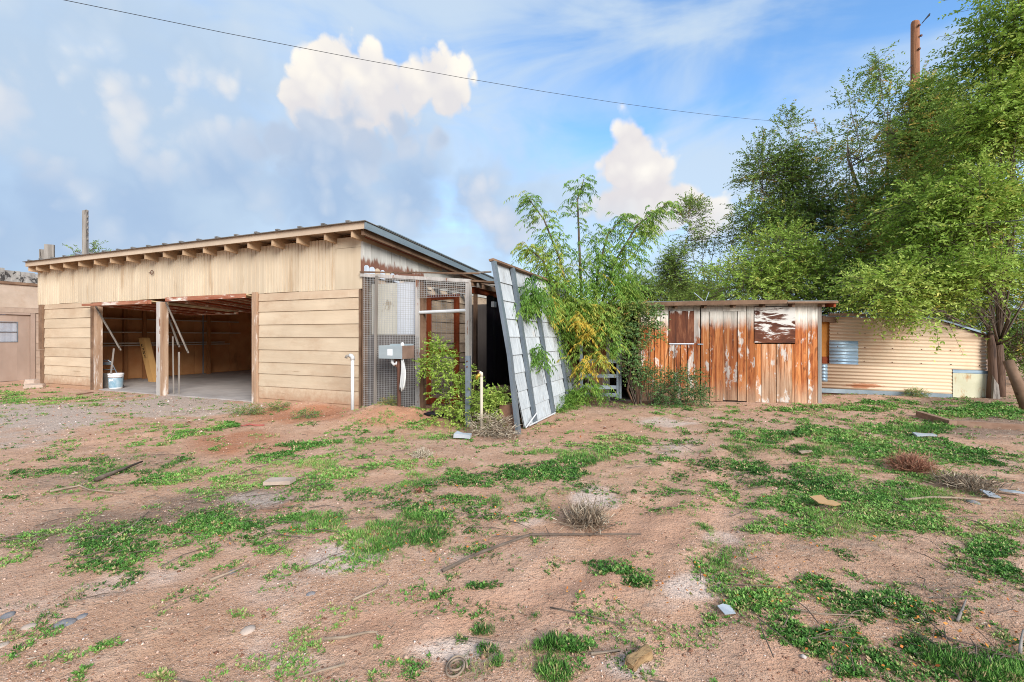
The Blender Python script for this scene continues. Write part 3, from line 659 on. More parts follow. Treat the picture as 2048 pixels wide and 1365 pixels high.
    for z, y0, y1 in ((1.80, 0.3, 5.25), (1.40, 0.3, 5.3), (1.08, 0.25, 4.7), (1.01, 0.2, 4.9)):
        MB().box(GW + 0.11, GW + 0.36, y0, y1, z, z + 0.035).build('shelf', M['shelf'], g)
    for k in range(14):
        y0 = 0.15 + k * 0.45
        MB().hexa([(GW + .1, y0, roof_z(y0) - 0.05), (-.1, y0, roof_z(y0) - 0.05), (-.1, y0 + .44, roof_z(y0 + .44) - 0.05), (GW + .1, y0 + .44, roof_z(y0 + .44) - 0.05),
                   (GW + .1, y0, roof_z(y0) - 0.036), (-.1, y0, roof_z(y0) - 0.036), (-.1, y0 + .44, roof_z(y0 + .44) - 0.036), (GW + .1, y0 + .44, roof_z(y0 + .44) - 0.036)]).build('roof_board', M['ceil'], g)
    # side wall towards the lean-to: lap boards below, planks above
    MB().box(-0.09, -0.03, 0.05, GD, 0, 2.7).build('wall_backing', M['fibre'], g)
    for k in range(10):
        zb = -0.06 + k * 0.24
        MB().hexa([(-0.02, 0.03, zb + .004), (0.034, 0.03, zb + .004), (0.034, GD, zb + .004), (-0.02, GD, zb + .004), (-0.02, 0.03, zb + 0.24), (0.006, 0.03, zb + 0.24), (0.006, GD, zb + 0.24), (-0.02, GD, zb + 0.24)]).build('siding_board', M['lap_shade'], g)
    y = -0.02
    while y < GD - 0.1:
        w = random.uniform(0.17, 0.26); y1 = min(y + w, GD); xo = random.uniform(0.0, 0.008)
        MB().hexa([(-0.02, y, 2.345), (0.02 + xo, y, 2.345), (0.02 + xo, y1 - .005, 2.345), (-0.02, y1 - .005, 2.345),
                   (-0.02, y, roof_z(y) - 0.07), (0.02 + xo, y, roof_z(y) - 0.07), (0.02 + xo, y1 - .005, roof_z(y1) - 0.07), (-0.02, y1 - .005, roof_z(y1) - 0.07)]).build('gable_plank', M['gable' if y < 1.7 else 'gable_far'], g)
        y = y1
    # scalloped trim boards at the foot of the planks
    for k in range(15):
        y0 = 0.0 + k * 0.145; r = 0.065; zb = 2.36 - k * 0.004; zt = zb + 0.14 - k * 0.006
        poly = [(y0, zb), (y0 + 2 * r, zb)] + [(y0 + r + r * math.cos(a), zt + 0.05 * math.sin(a)) for a in [math.pi * j / 6 for j in range(7)]]
        MB().prism(poly, 0.034, 0.046, 'yz').build('scallop_trim', M['curtain' if k in (0, 1, 3, 5, 6, 9) else 'trim'], g)
    # roof
    xl, xr = -10.55, 0.34; y0, y1 = -0.31, GD + 0.35
    def slab(x0, x1, ya, yb, dz0, dz1, name, m, par):
        return MB().hexa([(x0, ya, roof_z(ya) + dz0), (x1, ya, roof_z(ya) + dz0), (x1, yb, roof_z(yb) + dz0), (x0, yb, roof_z(yb) + dz0),
                          (x0, ya, roof_z(ya) + dz1), (x1, ya, roof_z(ya) + dz1), (x1, yb, roof_z(yb) + dz1), (x0, yb, roof_z(yb) + dz1)]).build(name, m, par)
    roof = slab(xl - 0.03, xr + 0.02, y0 - 0.05, y1, -0.004, 0.006, 'roof', M['roofmetal'], g)
    slab(xl, xr - 0.03, y0 + 0.03, 0.12, -0.034, -0.010, 'soffit', M['trim'], roof)
    for k in range(20):
        x = xl + 0.25 + k * 0.54
        slab(x, x + 0.07, y0 - 0.06, y1, 0.008, 0.035, 'roof_rib', M['roofmetal'], roof)
    MB().box(xl, xr - 0.03, y0, y0 + 0.027, roof_z(y0) - 0.115, roof_z(y0) - 0.006).build('fascia_board', M['trim'], roof)
    slab(xr - 0.024, xr, y0 - 0.01, y1, -0.125, -0.008, 'rake_flashing', M['flash'], roof)
    slab(xr - 0.03, xr + 0.035, y0 + 0.3, y1, 0.010, 0.028, 'rake_lip', M['flash'], roof)
    slab(xr - 0.14, xr - 0.09, y0 + 0.05, y1, -0.20, -0.04, 'rake_board', M['oldwood'], roof)
    slab(0.05, 0.10, 0.0, y1, -0.16, -0.04, 'rake_board', M['redwood'], roof)
    for px_ in (57, 72, 100, 127, 157, 188, 220, 253, 289, 326, 365, 406, 449, 495, 543, 593, 648, 702):
        x = lx_of(px_, -0.27)
        slab(x, x + 0.042, -0.272, 2.6, -0.225, -0.037, 'rafter', M['rafter'], roof)
    # rusty ring hung on the front
    cx = lx_of(309); ring = [(cx + 0.045 * math.cos(a), -0.05, 2.72 + 0.045 * math.sin(a)) for a in [i * 0.42 for i in range(16)]]
    mb = MB().tube(ring, 0.008, 6); mb.tube([(cx - 0.13, -0.04, 2.73), (cx - 0.03, -0.045, 2.715)], 0.006, 6); mb.build('iron_hook', M['rust'], g)
build_garage()

# ------------------------------------------------------------------ things in the bays
def build_bay_things():
    x, y = g2w(lx_of(232, 0.28), 0.28)
    b = empty('paint_bucket', (x, y, 0.02), 0, 'white plastic bucket with blue printed label on garage floor', 'bucket')
    MB().lathe([(0.0, 0.0), (0.128, 0.0), (0.133, 0.02), (0.147, 0.285), (0.152, 0.285), (0.152, 0.305), (0.149, 0.31), (0.149, 0.325), (0.156, 0.33), (0.156, 0.37), (0.148, 0.372), (0.146, 0.30), (0.125, 0.03), (0, .03)], 28).build('body', M['bucketwhite'], b, True)
    MB().lathe([(0.1345, 0.03), (0.1475, 0.265)], 28).build('printed_label', M['bucketblue'], b, True)
    mb = MB()
    for k in range(7):   # pale brush-script strokes on the label
        a = -1.9 + k * 0.10; r = 0.146
        mb.tube([(r * math.cos(a), r * math.sin(a), 0.205), (r * math.cos(a + .05), r * math.sin(a + .05), 0.232 + .012 * (k % 2)), (r * math.cos(a + .09), r * math.sin(a + .09), 0.20 - .02 * (k % 3 == 0))], 0.0045, 5)
    mb.build('script_print', M['label'], b)
    hp = [(0.153 * math.cos(a), 0.153 * math.sin(a) * 0.35 - .09 * math.sin(a) , 0.29 - 0.12 * math.sin(a)) for a in [math.pi * k / 10 for k in range(11)]]
    MB().tube(hp, 0.004, 5).build('wire_handle', M['cable'], b)
    # folding chair frame
    x, y = g2w(lx_of(208, 0.30), 0.32)
    c = empty('folding_chair', (x, y, 0.02), R(10), 'grey metal folding chair leaning behind bucket by left jamb', 'chair')
    arch = [(-0.17, 0.16, 0.0), (-0.17, 0.05, 0.55), (-0.15, 0.03, 0.63), (-0.08, 0.02, 0.68), (0.06, 0.02, 0.68), (0.13, 0.03, 0.62), (0.16, 0.05, 0.52), (0.30, 0.20, 0.0)]
    MB().tube(arch, 0.012, 7).build('back_frame', M['galv'], c)
    MB().tube([(-0.16, 0.06, 0.44), (0.18, 0.06, 0.44)], 0.011, 6).build('rung', M['galv'], c)
    MB().box(-0.15, 0.14, 0.03, 0.05, 0.56, 0.64).build('back_rest', M['galv'], c)
    MB().hexa([(-0.16, -0.04, 0.02), (0.24, -0.04, 0.0), (0.24, -0.02, 0.0), (-0.16, -0.02, 0.02), (-0.19, 0.03, 0.34), (0.1, 0.03, 0.36), (0.1, 0.05, 0.36), (-0.19, 0.05, 0.34)]).build('seat', M['greywood'], c)
    MB().tube([(-0.2, -0.05, 0.36), (-0.14, -0.06, 0.15), (-0.1, -0.05, 0.0)], 0.012, 6).build('leg', M['redstrap'], c)
    # carton leaning on the shelf post
    x, y = g2w(-8.95, 1.62)
    o = empty('long_carton', (x, y, 0.02), GA, 'tall brown carton with black print leaning inside garage', 'carton')
    ln = 1.32; w = 0.24; dx = -0.46
    def q(t, s, dy): return (dx * t + s * w, dy + 0.0, t * 1.24)
    MB().hexa([q(0, 0, 0), q(0, 1, 0), q(0, 1, .16), q(0, 0, .16), q(1, 0, 0), q(1, 1, 0), q(1, 1, .16), q(1, 0, .16)]).build('box_body', M['carton'], o)
    for t0, shape in ((0.80, 0), (0.72, 1), (0.635, 2), (0.555, 3)):   # four blurred black characters, sideways
        mb = MB()
        def st(a0, b0, a1, b1):
            mb.bar(Vector(q(t0 + a0, b0, -0.004)), Vector(q(t0 + a1, b1, -0.004)), 0.018, 0.006)
        if shape == 0: st(0, .3, .05, .3); st(0, .3, .0, .62); st(.05, .3, .03, .7)
        elif shape == 1: st(0, .28, 0, .72); st(.04, .28, .03, .5); st(0, .5, .05, .72)
        elif shape == 2: st(0, .28, 0, .72); st(.05, .28, .05, .72); st(0, .3, .05, .7); st(.025, .3, .02, .65)
        else: st(0, .28, 0, .72); st(.05, .28, .05, .72); st(0, .5, .05, .5)
        mb.build('printed_character', M['ink'], o)
build_bay_things()

# ------------------------------------------------------------------ wire lean-to on the garage's right
def wire_net(x0, x1, z0, z1a, z1b, y, pitch=0.032, r=0.0018):
    """square mesh: uprights and levels, sloped head from z1a to z1b"""
    mb = MB(); n = int((x1 - x0) / pitch)
    zt = lambda x: z1a + (z1b - z1a) * (x - x0) / (x1 - x0)
    for k in range(n + 1):
        x = x0 + (x1 - x0) * k / n; b = random.uniform(-.004, .004)
        mb.bar((x + b, y, z0), (x, y, zt(x)), r * 2)
    z = z0
    while z < max(z1a, z1b):
        xe = x1 if z <= zt(x1) else x0 + (x1 - x0) * (z - z1a) / (z1b - z1a + 1e-9)
        if xe > x0 + .05: mb.bar((x0, y - 0.003, z), (xe, y - 0.003, z + random.uniform(-.004, .004)), r * 2)
        z += pitch
    return mb
def build_coop():
    c = empty('wire_coop', (CX, CY, 0), GA, 'wire mesh lean-to with peeling white posts against garage side', 'lean-to')
    zt = lambda x: 2.40 - 0.095 * x
    def wpost(x, w, y, m, z0=-0.1, z1=None): return MB().box(x - w / 2, x + w / 2, y - 0.045, y + 0.045, z0, z1 or zt(x) - 0.05).build('post', M[m], c)
    wpost(1.155, 0.075, 0.0, 'peeled'); wpost(2.085, 0.07, 0.0, 'peeled')
    wpost(1.225, 0.05, 0.03, 'oldwood'); wpost(0.05, 0.06, 0.02, 'oldwood')
    wpost(2.6, 0.08, 2.6, 'oldwood', -.1, 2.1); wpost(2.15, 0.08, 5.0, 'oldwood', -.1, 2.1)
    MB().bar((0.0, -0.01, 2.365), (2.12, -0.01, 2.365 - 0.2), 0.09, 0.055).build('head_rail', M['peeled'], c)
    MB().bar((-0.0, -0.055, 2.415), (1.05, -0.05, 2.345), 0.03, 0.025).build('roof_batten', M['oldwood'], c)
    MB().bar((1.0, -0.06, 2.355), (2.3, -0.06, 2.265), 0.03, 0.022).build('roof_batten', M['oldwood'], c)
    MB().bar((1.7, -0.03, 2.285), (2.45, 0.05, 2.30), 0.05, 0.022).build('roof_batten', M['greywood'], c)
    for k in range(7):      # roof boards, uneven ends, falling away from the garage
        y0 = 0.0 + k * 0.56
        xe = 2.5 + random.uniform(-0.1, 0.25)
        MB().hexa([(0.06, y0, 2.36), (xe, y0, 2.36 - .095 * xe), (xe, y0 + .24, 2.36 - .095 * xe), (0.06, y0 + .24, 2.36),
                   (0.06, y0, 2.385), (xe, y0, 2.385 - .095 * xe), (xe, y0 + .24, 2.385 - .095 * xe), (0.06, y0 + .24, 2.385)]).build('roof_board', M['greywood' if k % 3 else 'oldwood'], c)
    for k in range(3):      # edge boards towards the leaning wall
        MB().bar((2.14 + .09 * k, 0.02, 2.13 - .03 * k), (2.22 + .09 * k, 3.6, 2.13 - .05 * k), 0.03, 0.07).build('edge_board', M['oldwood' if k != 1 else 'greywood'], c)
    MB().bar((2.09, 0.05, 2.04), (2.09, 3.6, 2.02), 0.03, 0.10).build('edge_board', M['redwood'], c)
    wire_net(0.06, 1.13, 0.0, 2.34, 2.25, -0.052).build('wire_mesh', M['wire'], c)
    wire_net(1.13, 1.20, 0.0, 1.3, 1.3, -0.055, 0.025).build('wire_mesh', M['wire'], c)
    wire_net(1.18, 2.06, 1.93, 2.24, 2.16, -0.052).build('wire_mesh', M['wire'], c)
    MB().box(0.20, 0.72, 0.0, 0.012, 1.33, 2.2).build('board_panel', M['ply_cream'], c)
    MB().box(0.735, 1.11, 0.0, 0.012, 1.33, 2.2).build('board_panel', M['ply_white'], c)
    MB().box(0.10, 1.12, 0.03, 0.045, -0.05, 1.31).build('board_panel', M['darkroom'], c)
    MB().bar((0.33, -0.075, 0.05), (0.365, -0.075, 2.33), 0.045, 0.03).build('prop_strip', M['greywood'], c)
    MB().tube([(1.19, -0.02, 1.69), (2.06, -0.02, 1.705)], 0.028, 10).build('cross_pipe', M['whitepipe'], c)
    # red screen door standing inside
    d = empty('screen_door', (0, 1.0, 0)); d.parent = c
    for x in (0.72, 1.31): MB().box(x - 0.05, x + 0.05, -0.02, 0.02, 0.02, 2.08).build('stile', M['redwood'], d)
    for z in (0.1, 1.02, 2.03): MB().box(0.772, 1.258, -0.018, 0.018, z - 0.05, z + 0.05).build('rail', M['redwood'], d)
    wire_net(0.775, 1.255, 0.16, 1.97, 1.97, 0.0, 0.05, 0.0015).build('screen', M['wire'], d)
    MB().box(1.5, 1.56, 1.3, 1.36, 0, 2.2).build('post', M['oldwood'], c)
    # hung dark sheet that closes the side
    ys = np.linspace(0.62, 3.4, 15); mb = MB(); vs = []; fs = []
    for i, yy in enumerate(ys):
        xx = 2.10 + 0.03 * math.sin(i * 2.1); vs += [(xx, yy, 0.02), (xx + .02 * math.sin(i), yy, 1.0), (xx, yy, 2.0)]
    for i in range(14):
        for k in range(2): fs.append((i * 3 + k, (i + 1) * 3 + k, (i + 1) * 3 + k + 1, i * 3 + k + 1))
    mb.add(vs, fs).build('dark_sheet', M['black'], c)
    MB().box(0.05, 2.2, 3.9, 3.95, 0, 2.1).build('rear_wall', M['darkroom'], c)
    MB().box(2.28, 2.33, 0.42, 0.52, 1.78, 1.87).build('electric_box', M['whitepipe'], c)
    return c
build_coop()

def build_sink():
    s = empty('utility_sink', (CX, CY, 0), GA, 'small steel sink with white sticker on rusty leg', 'sink')
    x0, x1, y0, y1, z0, z1 = 0.75, 1.20, -0.50, -0.20, 0.95, 1.155
    MB().box(x0, x1 - .004, y0, y0 + 0.012, z0, z1).build('front_apron', M['steel'], s)
    MB().box(x1 - .002, x1 + .012, y0, y1, z0, z1).build('end_apron', M['sinkside'], s)
    MB().box(x0, x0 + 0.012, y0 + 0.014, y1, z0, z1).build('end_apron', M['steel'], s)
    MB().box(x0, x1 - .004, y1 - 0.012, y1, z0, z1 + 0.02).build('back_apron', M['steel'], s)
    MB().box(x0 + .014, x1 - .004, y0 + .014, y1 - .014, z0 + 0.01, z0 + 0.03).build('basin', M['steel'], s)
    MB().box(x0 + 0.17, x0 + 0.265, y0 - 0.003, y0 - 0.0005, z0 + 0.05, z0 + 0.15).build('sticker', M['label'], s)
    MB().tube([(1.08, -0.42, 0.0), (1.075, -0.42, 0.95)], 0.028, 10).build('leg', M['rust'], s)
    MB().tube([(0.96, -0.42, 0.96), (0.95, -0.42, 0.89), (0.985, -0.42, 0.855), (1.03, -0.42, 0.87), (1.05, -0.42, 0.90)], 0.026, 10).build('drain_trap', M['whitepipe'], s, True)
    MB().tube([(1.02, -0.42, 0.95), (1.02, -0.42, 0.86), (1.07, -0.42, 0.80)], 0.022, 8).build('drain_pipe', M['rust'], s)
    # rag hanging off the edge
    o = empty('rag', g2w(1.17, -0.46) + (0.96,), GA, 'white rag hanging under steel sink', 'cloth')
    mb = MB(); vs = []; fs = []; n = 7; m = 9
    for j in range(m):
        t = j / (m - 1)
        wd = 0.022 + 0.028 * math.sin(t * 2.6)
        for i in range(n):
            u = i / (n - 1) - 0.5
            vs.append((u * wd * 2 + 0.02 * math.sin(t * 4), 0.014 * math.sin(i * 3.0 + t * 2), -t * (0.52 - 0.08 * abs(u))))
    for j in range(m - 1):
        for i in range(n - 1): fs.append((j * n + i, j * n + i + 1, (j + 1) * n + i + 1, (j + 1) * n + i))
    ob = mb.add(vs, fs).build('hanging_fold', M['cloth'], o, True)
    md = ob.modifiers.new('t', 'SOLIDIFY'); md.thickness = 0.006
    MB().lathe([(0.0, 0.25), (0.02, 0.24), (0.035, 0.20), (0.03, 0.19), (0, .19)], 10).build('knotted_end', M['cloth'], o, True)
build_sink()

def gx0(x, Y): return (x - HX) / F * Y
def build_pipes():
    x, y = ground_pt(705, 836)[0], ground_pt(705, 836)[1]
    o = empty('standpipe', (x, y, 0), 0, 'white plastic standpipe with tap elbow before tan siding', 'pipe')
    MB().tube([(0, 0, -0.1), (-0.01, 0.03, 0.94)], 0.027, 12).build('riser', M['whitepipe'], o, True)
    MB().tube([(-0.01, 0.03, 0.92), (-0.01, 0.03, 0.965), (-0.03, 0.03, 0.99), (-0.06, 0.03, 0.99)], 0.034, 12).build('elbow', M['whitepipe'], o, True)
    MB().tube([(-0.055, 0.03, 0.99), (-0.105, 0.03, 0.985), (-0.115, 0.03, 0.95)], [0.022, 0.02, 0.024], 10).build('tap', M['greywood'], o, True)
    x, y = ground_pt(963, 866)
    o = empty('yard_hydrant', (x, y, 0), 0, 'pale standpipe with brass tap beside leaning stud', 'tap')
    MB().tube([(0, 0, -0.1), (0.0, 0, 0.77)], 0.021, 10).build('riser', M['oldpipe'], o, True)
    MB().tube([(0, 0, 0.76), (0.0, 0, 0.80), (-0.03, 0, 0.815)], 0.023, 10).build('elbow', M['oldpipe'], o, True)
    MB().tube([(-0.02, 0, 0.79), (-0.06, 0, 0.76), (-0.066, 0, 0.72)], [0.024, 0.024, 0.018], 8).build('brass_tap', M['brass'], o, True)
    mb = MB().tube([(-0.045, 0, 0.80), (-0.045, 0, 0.835)], 0.006, 6); mb.tube([(-0.07, 0, 0.835), (-0.02, 0, 0.835)], 0.009, 6); mb.build('tap_handle', M['rust'], o)
    # galvanised angle standing against the lean-to post
    x, y = gx0(935, 6.55), 6.55
    o = empty('angle_post', (x, y, 0), R(-15), 'grey galvanised angle post beside green shrub', 'post')
    mb = MB().box(-0.035, 0.035, 0, 0.006, -0.1, 1.02); mb.box(0.029, 0.035, 0.006, 0.06, -0.1, 1.02); mb.build('angle_iron', M['galv'], o)
    for z in (0.86, 0.94): MB().lathe([(0, 0.0), (0.012, 0.0), (0.012, 0.01), (0, 0.012)], 8).build('bolt', M['rust'], o).matrix_local = Matrix.Translation((-0.005, -0.002, z)) @ Matrix.Rotation(R(90), 4, 'X')
build_pipes()

# ------------------------------------------------------------------ wall of white siding on steel studs, leaning
def build_leaning_wall():
    o = empty('leaning_siding_panel', g2w(3.16, 0.0) + (0.0,), GA, 'leaning section of white fluted siding on bare metal studs', 'wall section')
    tilt = math.atan2(0.37, 2.33)
    def T(x, y, z):     # x out from the siding, y along, z up the slope
        return (x * math.cos(tilt) - z * math.sin(tilt), y, x * math.sin(tilt) + z * math.cos(tilt))
    def stud(pts, name='stud'):
        mb = MB()
        for (a, b) in zip(pts[:-1], pts[1:]):
            (x0, y0, z0), (x1, y1, z1) = a, b
            w, d, th = 0.085, 0.05, 0.003
            for (xa, xb, ya, yb) in ((d - th, d, -w / 2, w / 2), (0, d - th, w / 2 - th, w / 2), (0, d - th, -w / 2, -w / 2 + th)):
                mb.hexa([T(x0 + xa, y0 + ya, z0), T(x0 + xb, y0 + ya, z0), T(x0 + xb, y0 + yb, z0), T(x0 + xa, y0 + yb, z0),
                         T(x1 + xa, y1 + ya, z1), T(x1 + xb, y1 + ya, z1), T(x1 + xb, y1 + yb, z1), T(x1 + xa, y1 + yb, z1)])
        mb.build(name, M['galv'], o)
    HT = 2.36
    stud([(0.0, -0.66, -0.02), (0.035, -0.64, 1.05), (0.0, -0.64, HT)])
    stud([(0, 0.04, 0.0), (0, 0.04, HT)]); stud([(0, 0.95, 0.0), (0, 0.95, HT)]); stud([(0, 1.95, 0), (0, 1.95, HT)]); stud([(0, 2.9, 0), (0, 2.9, HT)])
    MB().hexa([T(-0.02, -0.7, HT), T(0.05, -0.7, HT), T(0.05, 3.4, HT), T(-0.02, 3.4, HT), T(-0.02, -0.7, HT + .03), T(0.05, -0.7, HT + .03), T(0.05, 3.4, HT + .03), T(-0.02, 3.4, HT + .03)]).build('top_plate', M['oldwood'], o)
    # fluted shingle boards, nine courses, each lapping the one below
    def course(w, h):
        n = int(w / 0.034); mb = MB(); vs = []; fs = []
        for i in range(n * 2 + 1):
            yy = w * i / (n * 2); dd = 0.0 if i % 2 else 0.007
            vs += [T(-0.004 + dd, yy, 0), T(-0.024 + dd, yy, h + 0.015)]
        for i in range(n * 2): fs.append((2 * i, 2 * i + 2, 2 * i + 3, 2 * i + 1))
        m = len(vs); back = [T(-0.014, 0, 0), T(-0.014, w, 0), T(-0.03, w, h + .015), T(-0.03, 0, h + .015)]
        vs += back; fs += [(m, m + 3, m + 2, m + 1), tuple(range(0, m, 2))[::-1] + (m, m + 1)]
        mb.add(vs, fs); me = mb.mesh('shingle_board'); me.materials.append(M['shingle']); return me
    h = 0.262; widths = [1.22, 1.22, 1.22]; mesh = course(1.214, h)
    for k in range(9):
        off = -0.34 - 0.032 * k + (0.0 if k % 2 == 0 else -0.012)
        for j in range(3):
            ob = link('shingle_board', mesh, o)
            ob.location = T(0, off + j * 1.22, 0.0 + k * h)
            ob.rotation_euler = (random.uniform(-0.004, 0.004), 0, random.uniform(-0.004, 0.004))
    MB().tube([T(0.06, -0.3, 0.03), T(0.07, 0.9, 0.02)], 0.012, 6).build('base_rod', M['whitepipe'], o)
    MB().tube([T(0.02, -0.35, 0.01), T(0.09, -0.02, 0.16)], 0.010, 6).build('base_rod', M['whitepipe'], o)
build_leaning_wall()
def build_under_wall():
    x, y = g2w(2.72, -0.12)
    o = empty('discarded_tyre', (x, y, 0.26), 0, 'worn dusty brown tyre behind leaning siding', 'tyre')
    prof = [(0.20, -0.07), (0.27, -0.09), (0.315, -0.07), (0.325, 0), (0.315, 0.07), (0.27, 0.09), (0.20, 0.07), (0.20, -0.07)]
    t = MB().lathe([(r, z) for r, z in prof], 28).build('tread', M['tyre'], o, True); t.rotation_euler = (R(60), 0, R(-10))
    x, y = g2w(2.98, -0.52)
    def block(x, y, z, rz, label, sx=0.19, sy=0.2, sz=0.19):
        o = empty('masonry_block', (x, y, z), rz, label, 'block', None)
        mb = MB(); t = 0.03
        mb.box(-sx / 2, sx / 2, -sy / 2, -sy / 2 + t, 0, sz); mb.box(-sx / 2, sx / 2, sy / 2 - t, sy / 2, 0, sz)
        mb.box(-sx / 2, -sx / 2 + t, -sy / 2 + t, sy / 2 - t, 0, sz); mb.box(sx / 2 - t, sx / 2, -sy / 2 + t, sy / 2 - t, 0, sz)
        mb.build('shell', M['brick'], o)
    block(x, y, 0, R(-20), 'dusty red masonry block under leaning siding, lower of two')
    block(x, y, 0.195, R(-26), 'dusty red masonry block with a hole, upper of two', 0.18, 0.18, 0.17)
    x, y = g2w(3.02, 1.25); block(x, y, -0.04, R(-10), 'brown masonry block half hidden behind third stud', 0.2, 0.2, 0.16)
build_under_wall()
#@@SHEDS
# ------------------------------------------------------------------ wooden shed
SX, SY, SA = 6.01, 8.85, R(-4)
def sx_of(x):
    u = (x - HX) / F
    return (u * SY - SX) / (math.cos(SA) - u * math.sin(SA))
def sz_of(y, lx): return CH + (HY - y) * (SY + math.sin(SA) * lx) / F
def build_wood_shed():
    s = empty('wooden_shed', (SX, SY, 0), SA, 'low plank shed of bare orange wood with flaking white paint', 'shed')
    def plank(x0, x1, z0, z1, m='plank', par=None, y=0.0):
        a, b = sx_of(x0) + .007, sx_of(x1) - .005; yo = y + random.uniform(-0.008, 0.004); e = random.uniform(-.012, .012)
        return MB().box(a, b, yo - 0.012, yo + 0.012, z0 + e, z1).build('plank', M[m], par or s)
    top = 1.885
    for a, b in ((1281, 1296), (1296, 1309), (1309, 1320), (1320, 1337)): plank(a, b, 0.0, top)
    plank(1387, 1400, 0.0, top)
    for a, b in ((1337, 1349), (1349, 1361), (1361, 1374), (1374, 1387)): plank(a, b, 0.0, 1.14)
    plank(1337, 1387, 1.80, top, 'plank_pale')
    a, b = sx_of(1337.5), sx_of(1387); MB().box(a, b, -0.03, -0.016, 1.165, 1.80).build('window_board', M['flake_up'], s)
    MB().box(a, b, -0.035, 0.0, 1.142, 1.163).build('window_sill', M['ply_white'], s)
    d = empty('door', (0, -0.006, 0)); d.parent = s
    for a, b, m in ((1401, 1417.5, 'plank'), (1417.5, 1445, 'plank'), (1445, 1474, 'plank'), (1474, 1492, 'plank_pale')): plank(a, b, 0.03, 1.79, 'plank', d)
    MB().box(sx_of(1394), sx_of(1405), -0.03, -0.016, 1.135, 1.155).build('hasp', M['galv'], d)
    plank(1401, 1445, 1.80, top, 'plank_pale'); plank(1445, 1492, 1.80, top, 'plank_pale')
    plank(1492, 1509, 0, top); plank(1509, 1522, 0, 1.15)
    plank(1522, 1552, 0, 1.15, 'plank_pale'); plank(1552, 1583, 0, 1.15, 'plank_pale'); plank(1583, 1589, 0, 1.15)
    MB().box(sx_of(1507.5), sx_of(1588.5), -0.035, -0.016, 1.17, 1.875).build('patch_board', M['flake_lev'], s)
    plank(1589, 1615, 0, top); plank(1615, 1635, 0, top)
    MB().box(sx_of(1635), sx_of(1642), -0.02, 0.05, -0.02, 1.90).build('corner_post', M['greywood'], s)
    # doorway at the left and the wall beyond it
    MB().box(sx_of(1276), sx_of(1280.5), -0.02, 0.05, 0, 1.88).build('door_jamb', M['oldwood'], s)
    MB().box(sx_of(1212), sx_of(1219), -0.02, 0.05, 0, 1.88).build('door_jamb', M['peeled'], s)
    MB().bar((sx_of(1219), 0, 1.44), (sx_of(1276), 0, 1.44), 0.02, 0.02).build('wire_bar', M['galv'], s)
    for k in range(5): plank(1128 + k * 17, 1128 + (k + 1) * 17 - 1, 0, top, 'plank_pale')
    xL = sx_of(1125)
    # side and back walls, floor of the dark inside
    for k in range(10):
        y0 = 0.06 + k * 0.26; MB().box(-0.03, 0.0, y0, y0 + 0.255, 0, 1.9 + y0 * .09).build('plank', M['plank'], s)
        MB().box(xL, xL + 0.03, y0, y0 + 0.255, 0, 1.9 + y0 * .09).build('plank', M['greywood'], s)
    MB().box(xL, 0, 2.68, 2.72, 0, 2.12).build('rear_wall', M['oldwood'], s)
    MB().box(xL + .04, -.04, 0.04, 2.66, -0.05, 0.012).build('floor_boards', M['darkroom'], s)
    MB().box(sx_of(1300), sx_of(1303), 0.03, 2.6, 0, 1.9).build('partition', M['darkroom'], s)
    # roof: rafters, sheathing, fascia, metal sheet
    rf = empty('roof', (0, 0, 0)); rf.parent = s
    zz = lambda y: 1.965 + 0.085 * y
    def sl(x0, x1, ya, yb, d0, d1, name, m, tw=0.0):
        return MB().hexa([(x0, ya, zz(ya) + d0 - tw), (x1, ya, zz(ya) + d0), (x1, yb, zz(yb) + d0), (x0, yb, zz(yb) + d0 - tw),
                   (x0, ya, zz(ya) + d1 - tw), (x1, ya, zz(ya) + d1), (x1, yb, zz(yb) + d1), (x0, yb, zz(yb) + d1 - tw)]).build(name, m, rf)
    x0 = sx_of(1118); xe = 0.20
    sl(x0, xe, -0.20, 2.9, 0.0, 0.018, 'sheathing', M['oldwood'], 0.05)
    sl(x0, xe - .02, -0.22, 2.95, 0.021, 0.030, 'metal_sheet', M['roofmetal'], 0.05)
    for k in range(9):
        x = -0.05 - k * 0.55; MB().bar((x, -0.17, zz(-.17) - 0.048 - 0.004 * k), (x, 2.8, zz(2.8) - 0.048 - 0.004 * k), 0.05, 0.075).build('rafter', M['oldwood'], rf)
    pts = [(1236, 616.5, 608), (1300, 614, 606.5), (1400, 612, 604), (1480, 611, 602.5), (1560, 609, 602), (1562, 606.5, 602)]
    mb = MB(); vs = []
    for (x, yb, yt) in pts:
        lx = sx_of(x); vs += [(lx, -0.235, sz_of(yb, lx) - 0.0), (lx, -0.20, sz_of(yb, lx)), (lx, -0.20, sz_of(yt, lx)), (lx, -0.235, sz_of(yt, lx))]
    fs = [(0, 1, 2, 3), tuple(range(len(vs) - 4, len(vs)))[::-1]]
    for i in range(len(pts) - 1):
        for j in range(4): fs.append((i * 4 + j, i * 4 + (j + 1) % 4, i * 4 + 4 + (j + 1) % 4, i * 4 + 4 + j))
    mb.add(vs, fs).build('fascia_board', M['oldwood'], rf)
    MB().box(sx_of(1563), xe - .02, -0.225, -0.20, zz(-.2) - 0.02, zz(-.2) + 0.016).build('fascia_board', M['oldwood'], rf)
    MB().box(sx_of(1300), -0.02, -0.016, 0.012, 1.89, 1.96).build('frieze_board', M['plank_pale'], s)
    MB().bar((0.14, -0.19, zz(-.19) - 0.05), (0.14, 2.8, zz(2.8) - 0.05), 0.04, 0.09).build('rafter', M['redwood'], rf)
    return s
build_wood_shed()
